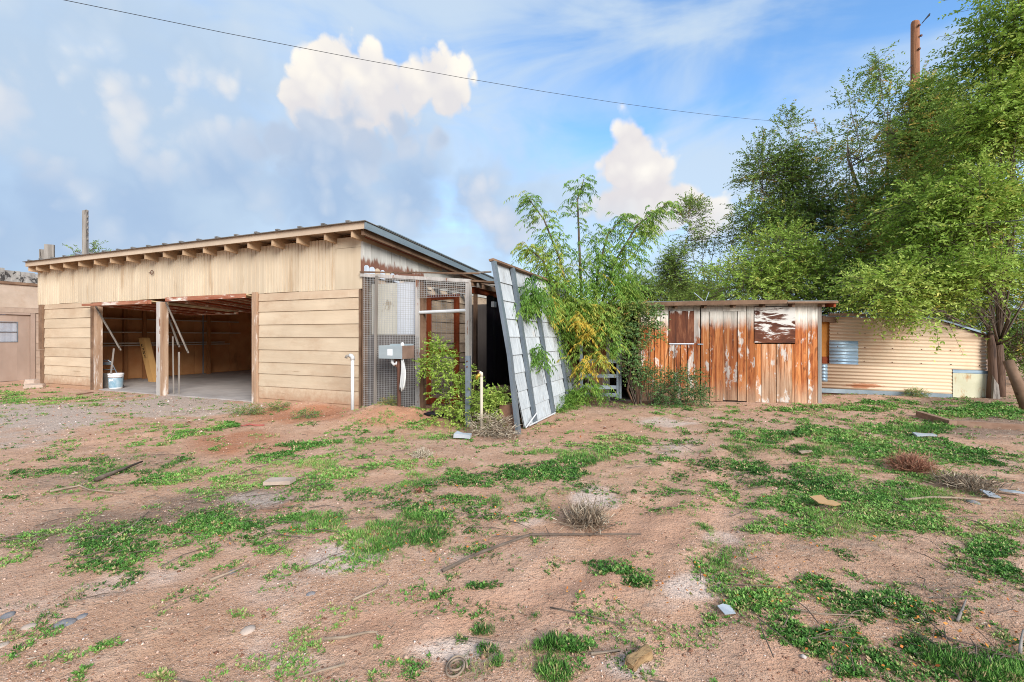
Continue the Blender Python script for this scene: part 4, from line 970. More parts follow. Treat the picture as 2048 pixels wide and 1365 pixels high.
def small_rods():
    Y = 10.4
    a = tag(MB().tube([at(1388, 586, Y), at(1409, 604, Y)], 0.012, 6).build('antenna_rod', M['galv']), 'thin pale rod slanting up from plank shed roof, left', 'rod')
    b = tag(MB().tube([at(1418, 584, Y), at(1410, 604, Y)], 0.009, 6).build('antenna_rod', M['galv']), 'thin pale rod leaning right on plank shed roof', 'rod')
small_rods()

# steel frame standing in the shed's doorway
def build_rack():
    Y = 8.75
    p0 = at(1240, 800, Y)
    o = empty('steel_rack', (p0.x, Y, 0), R(-4), 'grey galvanised stud frame with rungs before dark shed doorway', 'rack')
    k = Y / F
    def st(x, y0, y1, w, name='upright'):
        mb = MB(); xx = (x - 1240) * k; z0, z1 = CH + (HY - y1) * k, CH + (HY - y0) * k
        mb.box(xx - w / 2, xx + w / 2, -0.02, -0.017, max(z0, 0), z1); mb.box(xx - w / 2, xx - w / 2 + .004, -0.017, 0.02, max(z0, 0), z1); mb.box(xx + w / 2 - .004, xx + w / 2, -0.017, 0.02, max(z0, 0), z1)
        mb.build(name, M['galv'], o)
    st(1235, 660, 797, 0.04); st(1240.5, 650, 797, 0.04); st(1163, 690, 805, 0.06)
    for y in (723, 752, 775, 790):
        z = CH + (HY - y) * k; xa, xb = (1166 - 1240) * k, (1233 - 1240) * k
        mb = MB().box(xa, xb, -0.015, -0.012, z - 0.035, z + 0.035); mb.box(xa, xb, -0.012, 0.02, z + .03, z + 0.035); mb.box(xa, xb, -0.012, 0.02, z - .035, z - 0.03)
        mb.build('rung', M['galv'], o)
    MB().tube([(-0.055, 0, 1.25), (-0.055, 0, 1.75)], 0.006, 5).build('upright', M['galv'], o)
build_rack()

# ------------------------------------------------------------------ corrugated shed
KX, KY = 6.89, 10.1
KA = R(-9.05)
def kx_of(x):
    u = (x - HX) / F
    return (u * KY - KX) / (math.cos(KA) - u * math.sin(KA))
def kz_of(y, lx): return CH + (HY - y) * (KY + math.sin(KA) * lx) / F + 0.031 * lx
def rusty_low():
    t = NT('peach_corrugated_rust_spot'); n = t.noise(2.5, 5, .6, t.mapping((.2, 1, .5)))
    c = t.ramp(n, [(.3, srgb('c9ae90')), (.7, srgb('d8c0a2'))])
    vx = t.math('DIVIDE', t.math('SUBTRACT', t.axis(0), (kx_of(1700) + kx_of(1752)) / 2), 0.42); vz = t.math('DIVIDE', t.math('SUBTRACT', t.axis(2), 0.215), 0.062)
    d = t.math('ADD', t.math('MULTIPLY', vx, vx), t.math('MULTIPLY', vz, vz)); nn = t.noise(14, 6, .7, t.mapping((.5, 1, 1)))
    m = t.step(t.math('ADD', d, t.math('MULTIPLY', t.math('SUBTRACT', nn, .5), 2.6)), 1.1, .3)
    t.put(t.b.inputs['Base Color'], t.mix(t.math('MULTIPLY', m, .9), c, srgb('ab6a42'))); t.b.inputs['Roughness'].default_value = .65; return t.m
M['corr_low'] = rusty_low()
def build_corr():
    s = empty('corrugated_shed', (KX, KY, 0), KA, 'low shed clad in peach corrugated iron under green branches', 'shed')
    def sh(p): return (p[0], p[1], p[2] - 0.031 * p[0])
    def sheet(x0, x1, z0, z1, m, y=0.0, cut=None, name='corrugated_sheet', pitch=0.074, amp=0.0095):
        rows = int((z1 - z0) / pitch * 8); vs = []; fs = []
        for i in range(rows + 1):
            z = z0 + (z1 - z0) * i / rows; yy = y + amp * math.cos(2 * math.pi * z / pitch)
            xe = x1
            if cut and z > cut[1]: xe = x1 + (cut[0] - x1) * (z - cut[1]) / (z1 - cut[1])
            vs += [sh((x0, yy, z)), sh((xe, yy, z)), sh((x0, yy + .003, z)), sh((xe, yy + .003, z))]
        for i in range(rows):
            a = i * 4; b = a + 4
            fs += [(a, a + 1, b + 1, b), (a + 2, b + 2, b + 3, a + 3), (a, b, b + 2, a + 2), (a + 1, a + 3, b + 3, b + 1)]
        MB().add(vs, fs).build(name, M[m], s, True)
    xa, xb = kx_of(1659), kx_of(1973)
    zt = 1.735
    xc = kx_of(1868)
    sheet(xa, xb, 0.675, zt, 'corr', 0.0, (xc, 1.40))
    sheet(xa - 0.01, kx_of(1716), 0.665, 1.22, 'corr_galv', -0.006)
    sheet(kx_of(1642), kx_of(1903), 0.15, 0.70, 'corr_low', -0.012)
    sheet(kx_of(1641), kx_of(1654), 0.30, 0.69, 'corr_galv', -0.018)
    b = MB()
    def flat(x0, x1, z0, z1, y, m, name, dx=0.01):
        MB().hexa([sh((x0, y, z0)), sh((x1, y, z0)), sh((x1, y + dx, z0)), sh((x0, y + dx, z0)), sh((x0, y, z1)), sh((x1, y, z1)), sh((x1, y + dx, z1)), sh((x0, y + dx, z1))]).build(name, M[m], s)
    flat(kx_of(1642), kx_of(1903), 0.055, 0.148, -0.02, 'flash', 'base_flashing')
    flat(kx_of(1904), kx_of(1974), 0.605, 0.672, -0.02, 'corr_galv', 'lintel_flashing')
    flat(kx_of(1904), kx_of(1968), 0.05, 0.60, -0.02, 'creamsheet', 'cream_panel')
    flat(kx_of(1968.5), kx_of(1972.5), 0.05, 0.60, -0.03, 'ply_cream', 'corner_trim', 0.04)
    flat(kx_of(1645), kx_of(1661), 0.60, 1.62, 0.05, 'tanply', 'plywood_panel')
    flat(kx_of(1646), kx_of(1660), 0.35, 0.85, 0.03, 'redwood', 'backing_board')
    flat(kx_of(1643), kx_of(1672), 1.62, 1.75, -0.05, 'oldwood', 'head_board', 0.05)
    # roof edge and far walls
    rf = empty('roof', (0, 0, 0)); rf.parent = s
    MB().hexa([sh((xa - .1, -0.06, zt + .005)), sh((xc, -0.06, zt + .005)), sh((xc, 2.0, zt + .15)), sh((xa - .1, 2.0, zt + .15)), sh((xa - .1, -0.06, zt + .03)), sh((xc, -0.06, zt + .03)), sh((xc, 2.0, zt + .175)), sh((xa - .1, 2.0, zt + .175))]).build('roof_sheet', M['flash'], rf)
    MB().hexa([sh((xc, -0.06, zt + .005)), sh((xb + .02, -0.06, 1.41)), sh((xb + .02, 2.0, 1.55)), sh((xc, 2.0, zt + .15)), sh((xc, -0.06, zt + .035)), sh((xb + .02, -0.06, 1.455)), sh((xb + .02, 2.0, 1.60)), sh((xc, 2.0, zt + .185))]).build('roof_sheet', M['corr_galv'], rf)
    MB().bar(sh((xa - .05, -.08, zt + .05)), sh((xa + 0.7, -.08, zt + .06)), 0.05, 0.05).build('loose_board', M['oldwood'], rf)
    MB().box(xb - 0.03, xb - .006, 0.03, 2.0, 0, 1.28).build('side_wall', M['corr'], s)
    MB().box(xa - .15, xb - .04, 1.95, 1.99, 0, 1.7).build('rear_wall', M['oldwood'], s)
    MB().box(xa - .15, xb - .04, 0.03, 0.05, 0.0, 0.66).build('wall_frame', M['oldwood'], s)
    for k in range(6):
        for z in (0.78, 1.08, 1.38, 1.62):
            x = xa + 0.15 + k * 0.55
            if z > 1.3 and x > xc + 0.2: continue
            MB().lathe([(0, -.004), (0.011, -.002), (0.011, 0.004), (0, 0.006)], 6).build('rivet', M['rust'], s).matrix_local = Matrix.Translation(sh((x + random.uniform(-.02, .02), -0.014, z))) @ Matrix.Rotation(R(90), 4, 'X')
build_corr()

# ------------------------------------------------------------------ stuccoed building at the left edge
def build_left():
    s = empty('stucco_building', (CX, CY, 0), GA, 'pinkish stucco building with weathered parapet at left edge', 'building')
    X = -12.77
    d0, d1 = -0.42, 0.63
    MB().box(X - 5, X, -3.0, d0, 0, 2.82).build('wall', M['stucco'], s)
    MB().box(X - 5, X - .006, d1 + .11, 6, 0, 1.98).build('wall', M['block'], s)
    MB().box(X - 5, X, d0, 6, 2.13, 2.80).build('wall', M['stucco'], s)
    MB().box(X - .03, X + .025, d0 - .1, 6, 1.985, 2.125).build('lintel', M['block'], s)
    MB().box(X - 5, X - .2, d0, 6, -.01, 0.01).build('floor', M['concrete'], s)
    # blocks of the pier beside the door
    for k in range(9):
        for j in range(4):
            y0 = d1 + 0.12 + j * 0.41 + (0.2 if k % 2 else 0) - .2
            y0 = max(y0, d1 + .12); MB().box(X - .004, X + .006, y0 + .004, y0 + .39, 0.02 + k * 0.215, 0.02 + k * 0.215 + 0.207).build('block', M['block'], s)
    for y0 in (d1 + .008, d0 - .102): MB().box(X - .08, X + .03, y0, y0 + 0.095, 0, 1.98).build('door_frame', M['door_tan'], s)
    MB().box(X - .08, X + .03, d0, d1, 1.925, 1.98).build('door_frame', M['door_tan'], s)
    d = empty('door', (0, 0, 0)); d.parent = s
    w0, w1, z0, z1 = -0.12, 0.36, 1.15, 1.70
    for (a, b, c, e) in ((d0, w0, 0.02, 1.92), (w1, d1, 0.02, 1.92), (w0, w1, 0.02, z0), (w0, w1, z1, 1.92)):
        MB().box(X - .06, X - .02, a, b, c, e).build('leaf_panel', M['door_tan'], d)
    MB().box(X - .05, X - .045, w0, w1, z0, z1).build('curtain', M['curtain'], d)
    g = NT('window_glass'); tr = g.node('ShaderNodeBsdfTransparent'); gl = g.node('ShaderNodeBsdfGlossy'); gl.inputs['Roughness'].default_value = .04
    mx = g.node('ShaderNodeMixShader'); mx.inputs[0].default_value = .14; g.L.new(tr.outputs[0], mx.inputs[1]); g.L.new(gl.outputs[0], mx.inputs[2]); g.L.new(mx.outputs[0], g.nt.nodes['Material Output'].inputs['Surface'])
    MB().box(X - .034, X - .030, w0, w1, z0, z1).build('pane', g.m, d)
    MB().box(X - .036, X - .016, w0, w1, 1.42, 1.435).build('glazing_bar', M['galv'], d)
    for a, b, c, e in ((w0 - .015, w1 + .015, z0 - .02, z0), (w0 - .015, w1 + .015, z1, z1 + .02), (w0 - .015, w0, z0, z1), (w1, w1 + .015, z0, z1)):
        MB().box(X - .04, X - .01, a, b, c, e).build('window_frame', M['galv'], d)
    # parapet: torn roofing felt over a board
    MB().box(X - 5, X + .05, -3, 6, 2.79, 2.86).build('eave_board', M['oldwood'], s)
    y = -3.0
    while y < 6:
        w = random.uniform(0.22, 0.5); z = 3.22 - 0.11 * max(0, y + .2) * .6 + random.uniform(-.03, .03)
        MB().box(X - 5, X + .03 + random.uniform(-.02, .02), y, y + w - .008, 2.865, z).build('felt_strip', M['tarpaper'], s); y += w
build_left()
def posts_behind():
    Y = 18.0
    p = at(171, 420, Y)
    a = empty('old_post', (p.x, Y, 0), 0.2, 'tall grey weathered post rising behind garage roof', 'post')
    MB().hexa([(-.085, -.07, 0), (.085, -.07, 0), (.085, .07, 0), (-.085, .07, 0), (-.075, -.06, p.z - .05), (.07, -.06, p.z), (.07, .06, p.z - .02), (-.075, .06, p.z)]).build('shaft', M['greywood'], a)
    for k in range(6): MB().bar((.07, -.03, p.z - .1 - k * .22), (.12, -.05, p.z - .03 - k * .22), 0.03, 0.06).build('splinter', M['greywood'], a)
    p = at(91, 489, 17.0)
    b = empty('board_stump', (p.x, 17.0, 0), 0.5, 'short broad dark plank post at garage roof left end', 'post')
    MB().box(-.02, .25, -.05, .05, 0, p.z).build('shaft', M['greywood'], b); MB().box(-.16, -.025, -.04, .04, 0, p.z - .2).build('shaft', M['greywood'], b)
    q = at(1830, 45, 14.0)
    u = empty('utility_pole', (q.x, 14.0, 0), 0, 'tall bare reddish brown utility pole above the trees', 'utility pole')
    MB().tube([(0, 0, 0), (0, 0, q.z - .03), (0.01, 0, q.z)], [0.14, 0.108, 0.102], 14).build('shaft', M['polewood'], u, True)
    MB().tube([(0.10, -.12, q.z - .12), (0.16, -.16, q.z - .03), (0.28, -.16, q.z + .10), (0.31, -.16, q.z + .16)], [.012, .014, .03, .012], 8).build('insulator_pin', M['cable'], u)
    for z in (.18, .5, .9): MB().box(-0.02 + .05 * (z == .5), 0.03 + .05 * (z == .5), -0.165, -0.12, q.z - z - .03, q.z - z + .02).build('bolt', M['rust'], u)
    def wire(pts, r, label, sag):
        P = []
        for i in range(len(pts) - 1):
            for k in range(12):
                t = k / 12; P.append(pts[i].lerp(pts[i + 1], t) + Vector((0, 0, -sag * 4 * t * (1 - t))))
        P.append(pts[-1]); tag(MB().tube(P, r, 5).build('power_line', M['cable']), label, 'cable')
    wire([at(-420, -116, 8.5), at(1690, 250, 30), at(1930, 262, 75)], 0.0075, 'dark power line sagging across the sky', 0.75)
    wire([at(1490, 330, 14.2), at(1705, 262, 13.8), q + Vector((0, 0, -1.2))], 0.012, 'dark cable entering the trees left of utility pole, upper', 0.05)
    wire([at(1375, 482, 15), at(1660, 428, 13.4), at(2060, 350, 11)], 0.012, 'dark cable crossing low through the trees, lower', 0.1)
    wire([at(1860, 452, 9.2), at(2120, 434, 8.4)], 0.010, 'thin cable at right edge passing through near foliage', 0.02)
posts_behind()

# ------------------------------------------------------------------ trees
def crown_pts(ells, dens, gap=0.15, seed=0.0):
    O, D, T = [], [], []
    for e in ells:
        x, y, Y, rx, ry, rd = e[:6]; bias = e[6] if len(e) > 6 else 0.0
        c = np.array(at(x, y, Y)); rad = np.array([rx * Y / F, rd, ry * Y / F])
        n = int(dens * rad[0] * rad[2] * math.pi * (1 + 0.25 * rd) * (2.2 if rx < 40 else 1.0)) + 3
        d = norm(rng.normal(size=(n, 3))); r = rng.uniform(0, 1, n) ** 0.42
        p = c + d * r[:, None] * rad * (1 + 0.18 * blob3(d, 3.0, seed))[:, None]
        keep = blob3(p, 1.5, seed + 2) + rng.normal(0, 0.15, n) > -0.42 + gap
        p, d, r = p[keep], d[keep], r[keep]
        O.append(p); D.append(norm(d * np.array([1, 1, .7]) * (0.4 + r[:, None]) + np.array([0, 0, 0.35]) + rng.normal(0, 0.45, p.shape)))
        T.append(np.clip(0.36 + 0.20 * blob3(p, 1.1, seed + 5) + bias + rng.normal(0, 0.12, len(p)), 0, 0.99))
    return np.concatenate(O), np.concatenate(D), np.concatenate(T)
def tree(name, label, base, ells, trunk, lm, dens=130, leaf=(0.072, 0.036), pairs=7, ln=0.48, gap=0.1, seed=0.0, yellow=0.06, fork=None, group=None, droop=0.3):
    root = empty(name, (base[0], base[1], 0), 0, label, 'tree', group); b = np.array([base[0], base[1], 0.0])
    O, D, T = crown_pts(ells, dens * 1.9, gap, seed)
    yl = rng.uniform(0, 1, len(O)) < yellow * (1 + 2.5 * np.clip(blob3(O, 0.9, seed + 9), 0, 1)); T[yl] = rng.uniform(0.85, 1.0, yl.sum())
    L = ln * rng.uniform(0.6, 1.3, len(O))
    v, q, t = fronds(O, D, L, pairs, leaf[0], leaf[1], droop, T, 0.75, 0.2, 0.35)
    fast('crown', v - b, q, lm, root, t)
    mb = MB(); r0 = trunk; f = Vector(fork) if fork else Vector((base[0], base[1], 1.6))
    B = Vector((base[0], base[1], -0.1))
    mid = B.lerp(f, 0.5) + Vector((0.06, 0.03, 0))
    mb.tube([B - Vector(b), mid - Vector(b), f - Vector(b)], [r0 * 1.25, r0, r0 * 0.85], 10)
    mb.build('trunk', M['bark'], root, True)
    lb = MB()
    for e in ells:
        c = at(e[0], e[1], e[2]); top = c + Vector((0, 0, e[4] * e[2] / F * 0.75))
        m1 = f.lerp(c, 0.5) + Vector((random.uniform(-.2, .2), random.uniform(-.2, .2), 0.1))
        rr = r0 * 0.30 * min(1.0, e[3] / 70)
        lb.tube([p - Vector(b) for p in (f, m1, c, c.lerp(top, .7))], [rr, rr * .8, rr * .45, rr * .06], 6)
        for k in range(9):
            j = O[random.randrange(len(O))]
            near = O[np.linalg.norm((O - np.array(c)) / np.array([e[3] * e[2] / F, e[5], e[4] * e[2] / F]), axis=1) < 1.15]
            if len(near): j = near[random.randrange(len(near))]
            s = c.lerp(m1 if k % 2 else top, random.uniform(0.0, 0.35)); j = Vector(j)
            lb.tube([s - Vector(b), s.lerp(j, 0.5) + Vector((0, 0, .06)) - Vector(b), j - Vector(b)], [rr * .3, rr * .18, rr * .08], 5)
    lb.build('branches', M['twig'], root, True)
    k = rng.permutation(len(O))[: min(len(O), 2600)]
    tw = []; Dn = norm(D[k]); e1 = O[k] + Dn * L[k][:, None] * 0.95 + np.array([0, 0, -1]) * (droop * L[k] * .8)[:, None]; s1 = O[k] - Dn * L[k][:, None] * 0.35
    sd = norm(np.cross(Dn, rng.normal(size=Dn.shape))) * 0.006
    v = np.stack([s1 - sd, s1 + sd, e1 + sd * .4, e1 - sd * .4], 1).reshape(-1, 3)
    fast('twigs', v - b, np.arange(len(v)).reshape(-1, 4), M['twig'], root)
    return root
def gx(x, Y): return (x - HX) / F * Y
TG = 'broadleaf trees behind the sheds'
tree('broadleaf_tree', 'slim sparse grey green tree left of the tree group', (gx(1415, 15), 15), [(1405, 535, 15, 62, 70, .9), (1378, 455, 15, 26, 55, .5), (1430, 480, 15, 44, 66, .6), (1350, 540, 15, 24, 40, .5)], 0.09, M['leaf'], 165, gap=0.04, seed=1.0, group=TG, yellow=.02)
tree('broadleaf_tree', 'upright green tree topped by a leafy spire, left of the utility pole', (gx(1575, 14), 14), [(1525, 365, 14, 42, 95, .8), (1572, 300, 14, 26, 75, .5), (1585, 380, 14, 52, 95, .8), (1550, 480, 14, 95, 90, 1.2, .05), (1630, 440, 14, 60, 110, .9), (1500, 440, 14, 40, 80, .7)], 0.13, M['leaf'], 95, gap=0.12, seed=2.0, group=TG, yellow=.03)
tree('broadleaf_tree', 'largest dark green tree with yellowing leaves around the utility pole', (gx(1790, 13.2), 13.2), [(1695, 315, 13.2, 85, 105, 1.1), (1775, 265, 13.4, 80, 90, 1.1), (1850, 290, 13.3, 70, 90, 1.0), (1762, 440, 13, 125, 110, 1.5), (1890, 310, 12.8, 75, 110, 1.2), (1680, 490, 12.8, 90, 90, 1.2, .08), (1875, 470, 12.6, 95, 120, 1.2), (1757, 130, 13.2, 14, 48, .2), (1700, 215, 13.2, 20, 50, .3), (1860, 190, 13.2, 36, 45, .5)], 0.2, M['leaf'], 135, gap=0.0, seed=3.0, yellow=.11, group=TG)
tree('broadleaf_tree', 'near bright green tree overhanging the corrugated shed at right', (gx(1998, 9.75), 9.75), [(2020, 130, 10, 85, 150, 1.0, .1), (2030, 60, 9.6, 70, 90, .8, .1), (1960, 300, 10, 85, 110, 1.0, .05), (2010, 230, 9.5, 70, 90, .6, .1), (2060, 330, 9.8, 95, 190, 1.0, .06), (2030, 420, 9.4, 60, 90, .5, .1), (1925, 500, 9.7, 120, 95, 1.0, .12), (1800, 575, 9.6, 105, 48, .6, .18), (1985, 600, 9.6, 90, 75, .8, .1), (1960, 40, 10.2, 45, 70, .5), (1850, 420, 10, 60, 60, .6, .12), (2070, 560, 9.4, 60, 90, .8), (1985, 640, 9.1, 80, 50, .35, .12), (1890, 628, 9.1, 80, 28, .35, .16), (2045, 670, 9.0, 46, 60, .3, .1), (1990, 580, 9.1, 70, 60, .35, .12), (1985, 655, 9.0, 55, 32, .3, .15), (1995, 610, 8.9, 50, 50, .3, .1), (1965, 430, 9.2, 46, 110, .3, .08), (1970, 550, 9.0, 46, 60, .3, .1)], 0.085, M['leaf_bright'], 175, leaf=(0.08, 0.036), gap=0.02, seed=4.0, fork=at(1997, 690, 9.75), yellow=.03, group=TG, ln=.5)
tree('broadleaf_tree', 'low light green tree behind plank shed roof', (gx(1600, 12.2), 12.2), [(1500, 575, 12.4, 105, 58, 1.0, .1), (1630, 570, 12.2, 110, 62, 1.0, .12), (1745, 590, 11.8, 110, 52, .8, .05), (1560, 505, 12.3, 60, 50, .8, .1)], 0.1, M['leaf_bright'], 150, leaf=(0.07, 0.034), gap=0.06, seed=5.0, yellow=.04, group=TG)
tree('broadleaf_tree', 'dark undergrowth tree at right edge behind leaning post', (gx(2070, 12), 12), [(2040, 700, 12, 60, 45, .8), (2110, 640, 12, 70, 90, .9), (2020, 640, 12.5, 50, 50, .6)], 0.1, M['leaf'], 110, gap=0.12, seed=6.0, group=TG)
tree('distant_tree', 'small distant tree line seen left over plank shed roof', (gx(1290, 36), 36), [(1270, 585, 36, 45, 28, 1.5), (1330, 590, 36, 60, 26, 1.8), (1395, 595, 36, 50, 26, 1.5)], 0.2, M['leaf'], 40, leaf=(0.13, 0.08), ln=.9, gap=0.05, seed=7.0, yellow=0)
tree('broadleaf_tree', 'dense dark green thicket filling the right edge behind the trees', (gx(2150, 14), 14), [(2010, 560, 13.5, 110, 120, .8), (2090, 420, 13.5, 90, 160, .8), (1900, 600, 13.5, 90, 60, .6), (2060, 690, 13.5, 80, 50, .6)], 0.12, M['leaf'], 110, gap=0.05, seed=21.0, group=TG)
tree('distant_tree', 'leafy twigs showing over garage roof by grey post', (gx(178, 19), 19), [(157, 503, 19, 5, 9, .15), (188, 500, 19, 6, 10, .15), (197, 506, 19, 12, 4, .15)], 0.04, M['leaf'], 40, leaf=(0.08, 0.035), ln=.5, gap=0.0, seed=8.0, yellow=0)
def second_trunk():
    x, y = gx(1984, 9.5), 9.5
    o = empty('dead_tree', (x, y, 0), 0, 'dark split trunk close against corrugated shed end', 'tree trunk')
    MB().tube([(0, 0, -.1), (0.01, 0, .5), (-0.01, 0, 1.1), (-.02, .02, 1.4)], [.10, .075, .065, .04], 9).build('trunk', M['bark'], o, True)
    MB().hexa([(-.09, -.10, -.1), (.06, -.12, -.1), (.08, -.03, -.1), (-.08, -.03, -.1), (-.05, -.09, .42), (.03, -.10, .30), (.03, -.05, .36), (-.05, -.05, .50)]).build('bark_slab', M['greywood'], o)
    p0, p1 = at(2058, 822, 8.0), at(2016, 722, 8.3)
    q = empty('leaning_log', (p0.x, 8.0, 0), 0, 'thick brown weathered log leaning left at right edge', 'log')
    b = Vector((p0.x, 8.0, 0)); MB().tube([p0 - b - Vector((0, 0, .05)), (p0.lerp(p1, .5)) - b, p1 - b], [.09, .085, .075], 10).build('log', M['oldwood'], q, True)
second_trunk()

# feathery tree in front of the plank shed
def feather_tree():
    bx, by = ground_pt(1168, 800); b = np.array([bx, by, 0.0])
    root = empty('feathery_tree', (bx, by, 0), 0, 'feathery fern-leaved young tree with yellow tufts beside leaning wall', 'tree')
    stems = [  # pixel polylines with depth, weight, tint
        ([(1165, 800, 9.3), (1150, 650, 9.1), (1120, 520, 8.9), (1088, 440, 8.8), (1050, 388, 8.7)], 1.0, .38),
        ([(1166, 800, 9.3), (1163, 600, 9.2), (1158, 480, 9.1), (1155, 400, 9.0), (1168, 358, 9.0)], .8, .30),
        ([(1170, 800, 9.3), (1200, 620, 9.1), (1232, 520, 8.9), (1275, 450, 8.8), (1338, 405, 8.7)], 1.5, .40),
        ([(1168, 800, 9.3), (1188, 640, 9.2), (1196, 540, 9.1), (1215, 470, 9.1), (1252, 428, 9.1)], 1.0, .34),
        ([(1160, 720, 9.2), (1118, 600, 8.9), (1085, 520, 8.7), (1050, 492, 8.6)], 1.0, .58),
        ([(1160, 700, 9.2), (1110, 600, 8.7), (1070, 560, 8.4), (1055, 590, 8.2)], 1.3, .42),
        ([(1175, 680, 9.2), (1215, 610, 8.9), (1255, 570, 8.8), (1262, 600, 8.8)], 1.0, .42),
        ([(1165, 760, 9.2), (1150, 640, 8.8), (1130, 590, 8.6), (1125, 640, 8.5)], 1.4, .48),
        ([(1170, 780, 9.2), (1180, 680, 8.8), (1205, 610, 8.6), (1222, 660, 8.5)], 1.2, .45)]
    tr = MB()
    O, D, T, LL = [], [], [], []
    for pts, wt, tint in stems:
        P = [Vector(at(x, y, Y)) for x, y, Y in pts]; n = len(P)
        tr.tube([p - Vector(b) for p in P], [0.035 * (1 - i / (n - .6)) + 0.004 for i in range(n)], 7)
        m = int(120 * wt)
        for k in range(m):
            u = (0.22 + 0.78 * random.random() ** 0.8) * (n - 1); i = min(int(u), n - 2); p = P[i].lerp(P[i + 1], u - i)
            tang = (P[i + 1] - P[i]).normalized(); a = random.uniform(0, 6.28)
            out = Vector((math.cos(a), math.sin(a) * .8, random.uniform(-.1, .5))) + tang * 0.5
            sp = 0.05 + (1 - u / (n - 1)) * 0.36
            p = p + Vector((random.gauss(0, sp), random.gauss(0, sp * .7), random.gauss(0, sp * .6)))
            O.append(p); D.append(out); LL.append(random.uniform(0.20, 0.36)); T.append(tint + .07 + random.gauss(0, .11))
    # hanging clumps: pixel, depth, size px, count, tint
    for x, y, Y, r, ry, c, tint in ((1085, 600, 7.55, 18, 32, 70, .25), (1064, 580, 7.05, 18, 28, 80, .15), (1058, 612, 7.0, 20, 20, 60, .38), (1076, 708, 7.2, 13, 24, 70, .25), (1150, 590, 8.8, 60, 55, 120, .40), (1165, 700, 8.7, 34, 75, 120, .48), (1255, 500, 8.8, 40, 36, 90, .42), (1300, 455, 8.75, 30, 26, 60, .42), (1195, 500, 9.0, 36, 36, 70, .38), (1100, 500, 8.8, 26, 40, 70, .5), (1245, 560, 8.8, 34, 36, 80, .45),
                              (1205, 625, 8.6, 44, 34, 90, .5), (1232, 690, 8.4, 14, 14, 40, .32), (1120, 660, 8.7, 24, 55, 150, .35), (1155, 638, 8.35, 16, 18, 30, .95), (1175, 660, 8.4, 14, 26, 14, .88), (1168, 727, 8.35, 6, 16, 16, .95), (1180, 640, 8.4, 30, 50, 30, .74),
                              (1200, 715, 8.4, 12, 20, 26, .78), (1178, 775, 8.5, 22, 20, 60, .38), (1110, 720, 9.0, 22, 60, 120, .25), (1200, 560, 8.9, 60, 40, 200, .33), (1110, 560, 8.7, 40, 45, 160, .5), (1140, 790, 8.6, 30, 14, 80, .3), (1085, 640, 8.4, 18, 14, 40, .7), (1100, 610, 8.3, 16, 30, 50, .72)):
        k = Y / F; cc = at(x, y, Y)
        for j in range(int(c * (.62 if tint < .7 else 1))):
            p = cc + Vector((random.gauss(0, r * k * .5), random.gauss(0, .16 if Y > 8 else .05), random.gauss(0, ry * k * .5)))
            a = random.uniform(0, 6.28); O.append(p); D.append(Vector((math.cos(a), math.sin(a), random.uniform(-.3, .3)))); LL.append(random.uniform(.18, .30)); T.append(tint + (.06 if tint < .7 else 0) + random.gauss(0, .1))
    O = np.array([tuple(o) for o in O]); D = np.array([tuple(d) for d in D])
    v, q, t = fronds(O, D, np.array(LL), 9, 0.085, 0.017, 0.75, np.clip(np.array(T), 0, 1), 0.7, 0.75, 0.16)
    fast('crown', v - b, q, M['leaf_feather'], root, t)
    tr.build('trunk', M['twig'], root, True)
feather_tree()

# ------------------------------------------------------------------ shrubs and vines
def bush(name, label, base, ells, lm, dens, leaf, pairs, ln, tint=0.4, stems=8, droop=.3, category='shrub', gap=0.0, seed=0.0, stem_r=0.008, group=None):
    b = np.array([base[0], base[1], 0.0]); root = empty(name, tuple(b), 0, label, category, group)
    O, D, T = crown_pts(ells, dens, gap, seed); T = np.clip(T - .36 + tint, 0, 1)
    z = gz(O[:, 0], O[:, 1]); O[:, 2] = np.maximum(O[:, 2], z + .02)
    v, q, t = fronds(O, D, ln * rng.uniform(.6, 1.3, len(O)), pairs, leaf[0], leaf[1], droop, T, 0.8, 0.15, 0.25)
    v[:, 2] = np.maximum(v[:, 2], 0.0)
    fast('foliage', v - b, q, lm, root, t)
    mb = MB(); B = Vector(b)
    for k in range(stems):
        j = Vector(O[random.randrange(len(O))]); s = B + Vector((random.uniform(-.05, .05), random.uniform(-.05, .05), -.03))
        mb.tube([s - B, s.lerp(j, .5) + Vector((random.uniform(-.06, .06), random.uniform(-.06, .06), .05)) - B, j - B], [stem_r, stem_r * .7, stem_r * .3], 5)
    mb.build('stems', M['twig'], root)
    return root
bush('green_shrub', 'leafy light green shrub growing before wire coop doorway', (gx(905, 6.85), 6.85), [(880, 715, 6.9, 26, 30, .14), (905, 770, 6.85, 48, 52, .2), (870, 700, 6.9, 8, 26, .06), (855, 735, 6.9, 20, 14, .08), (935, 800, 6.7, 50, 45, .22), (985, 815, 6.4, 28, 36, .14), (900, 830, 6.6, 46, 26, .2), (1000, 790, 6.5, 14, 14, .08)], M['leaf_bright'], 330, (0.045, 0.022), 6, 0.17, .45, 16, seed=11, gap=.12)
bush('straw_clump', 'dry straw grass clump at foot of bent leaning stud', (gx(985, 6.1), 6.1), [(985, 855, 6.1, 36, 18, .12), (1005, 868, 6.0, 30, 12, .1)], M['straw'], 900, (0.11, 0.008), 3, 0.12, .6, 4, droop=.1, category='grass clump', seed=12)
bush('grey_weed', 'silvery green weed on dirt mound under steel sink', (gx(778, 7.45), 7.45), [(778, 810, 7.45, 18, 13, .08)], M['leaf_vine'], 1500, (0.03, 0.009), 5, 0.12, .75, 5, seed=13, category='weed')
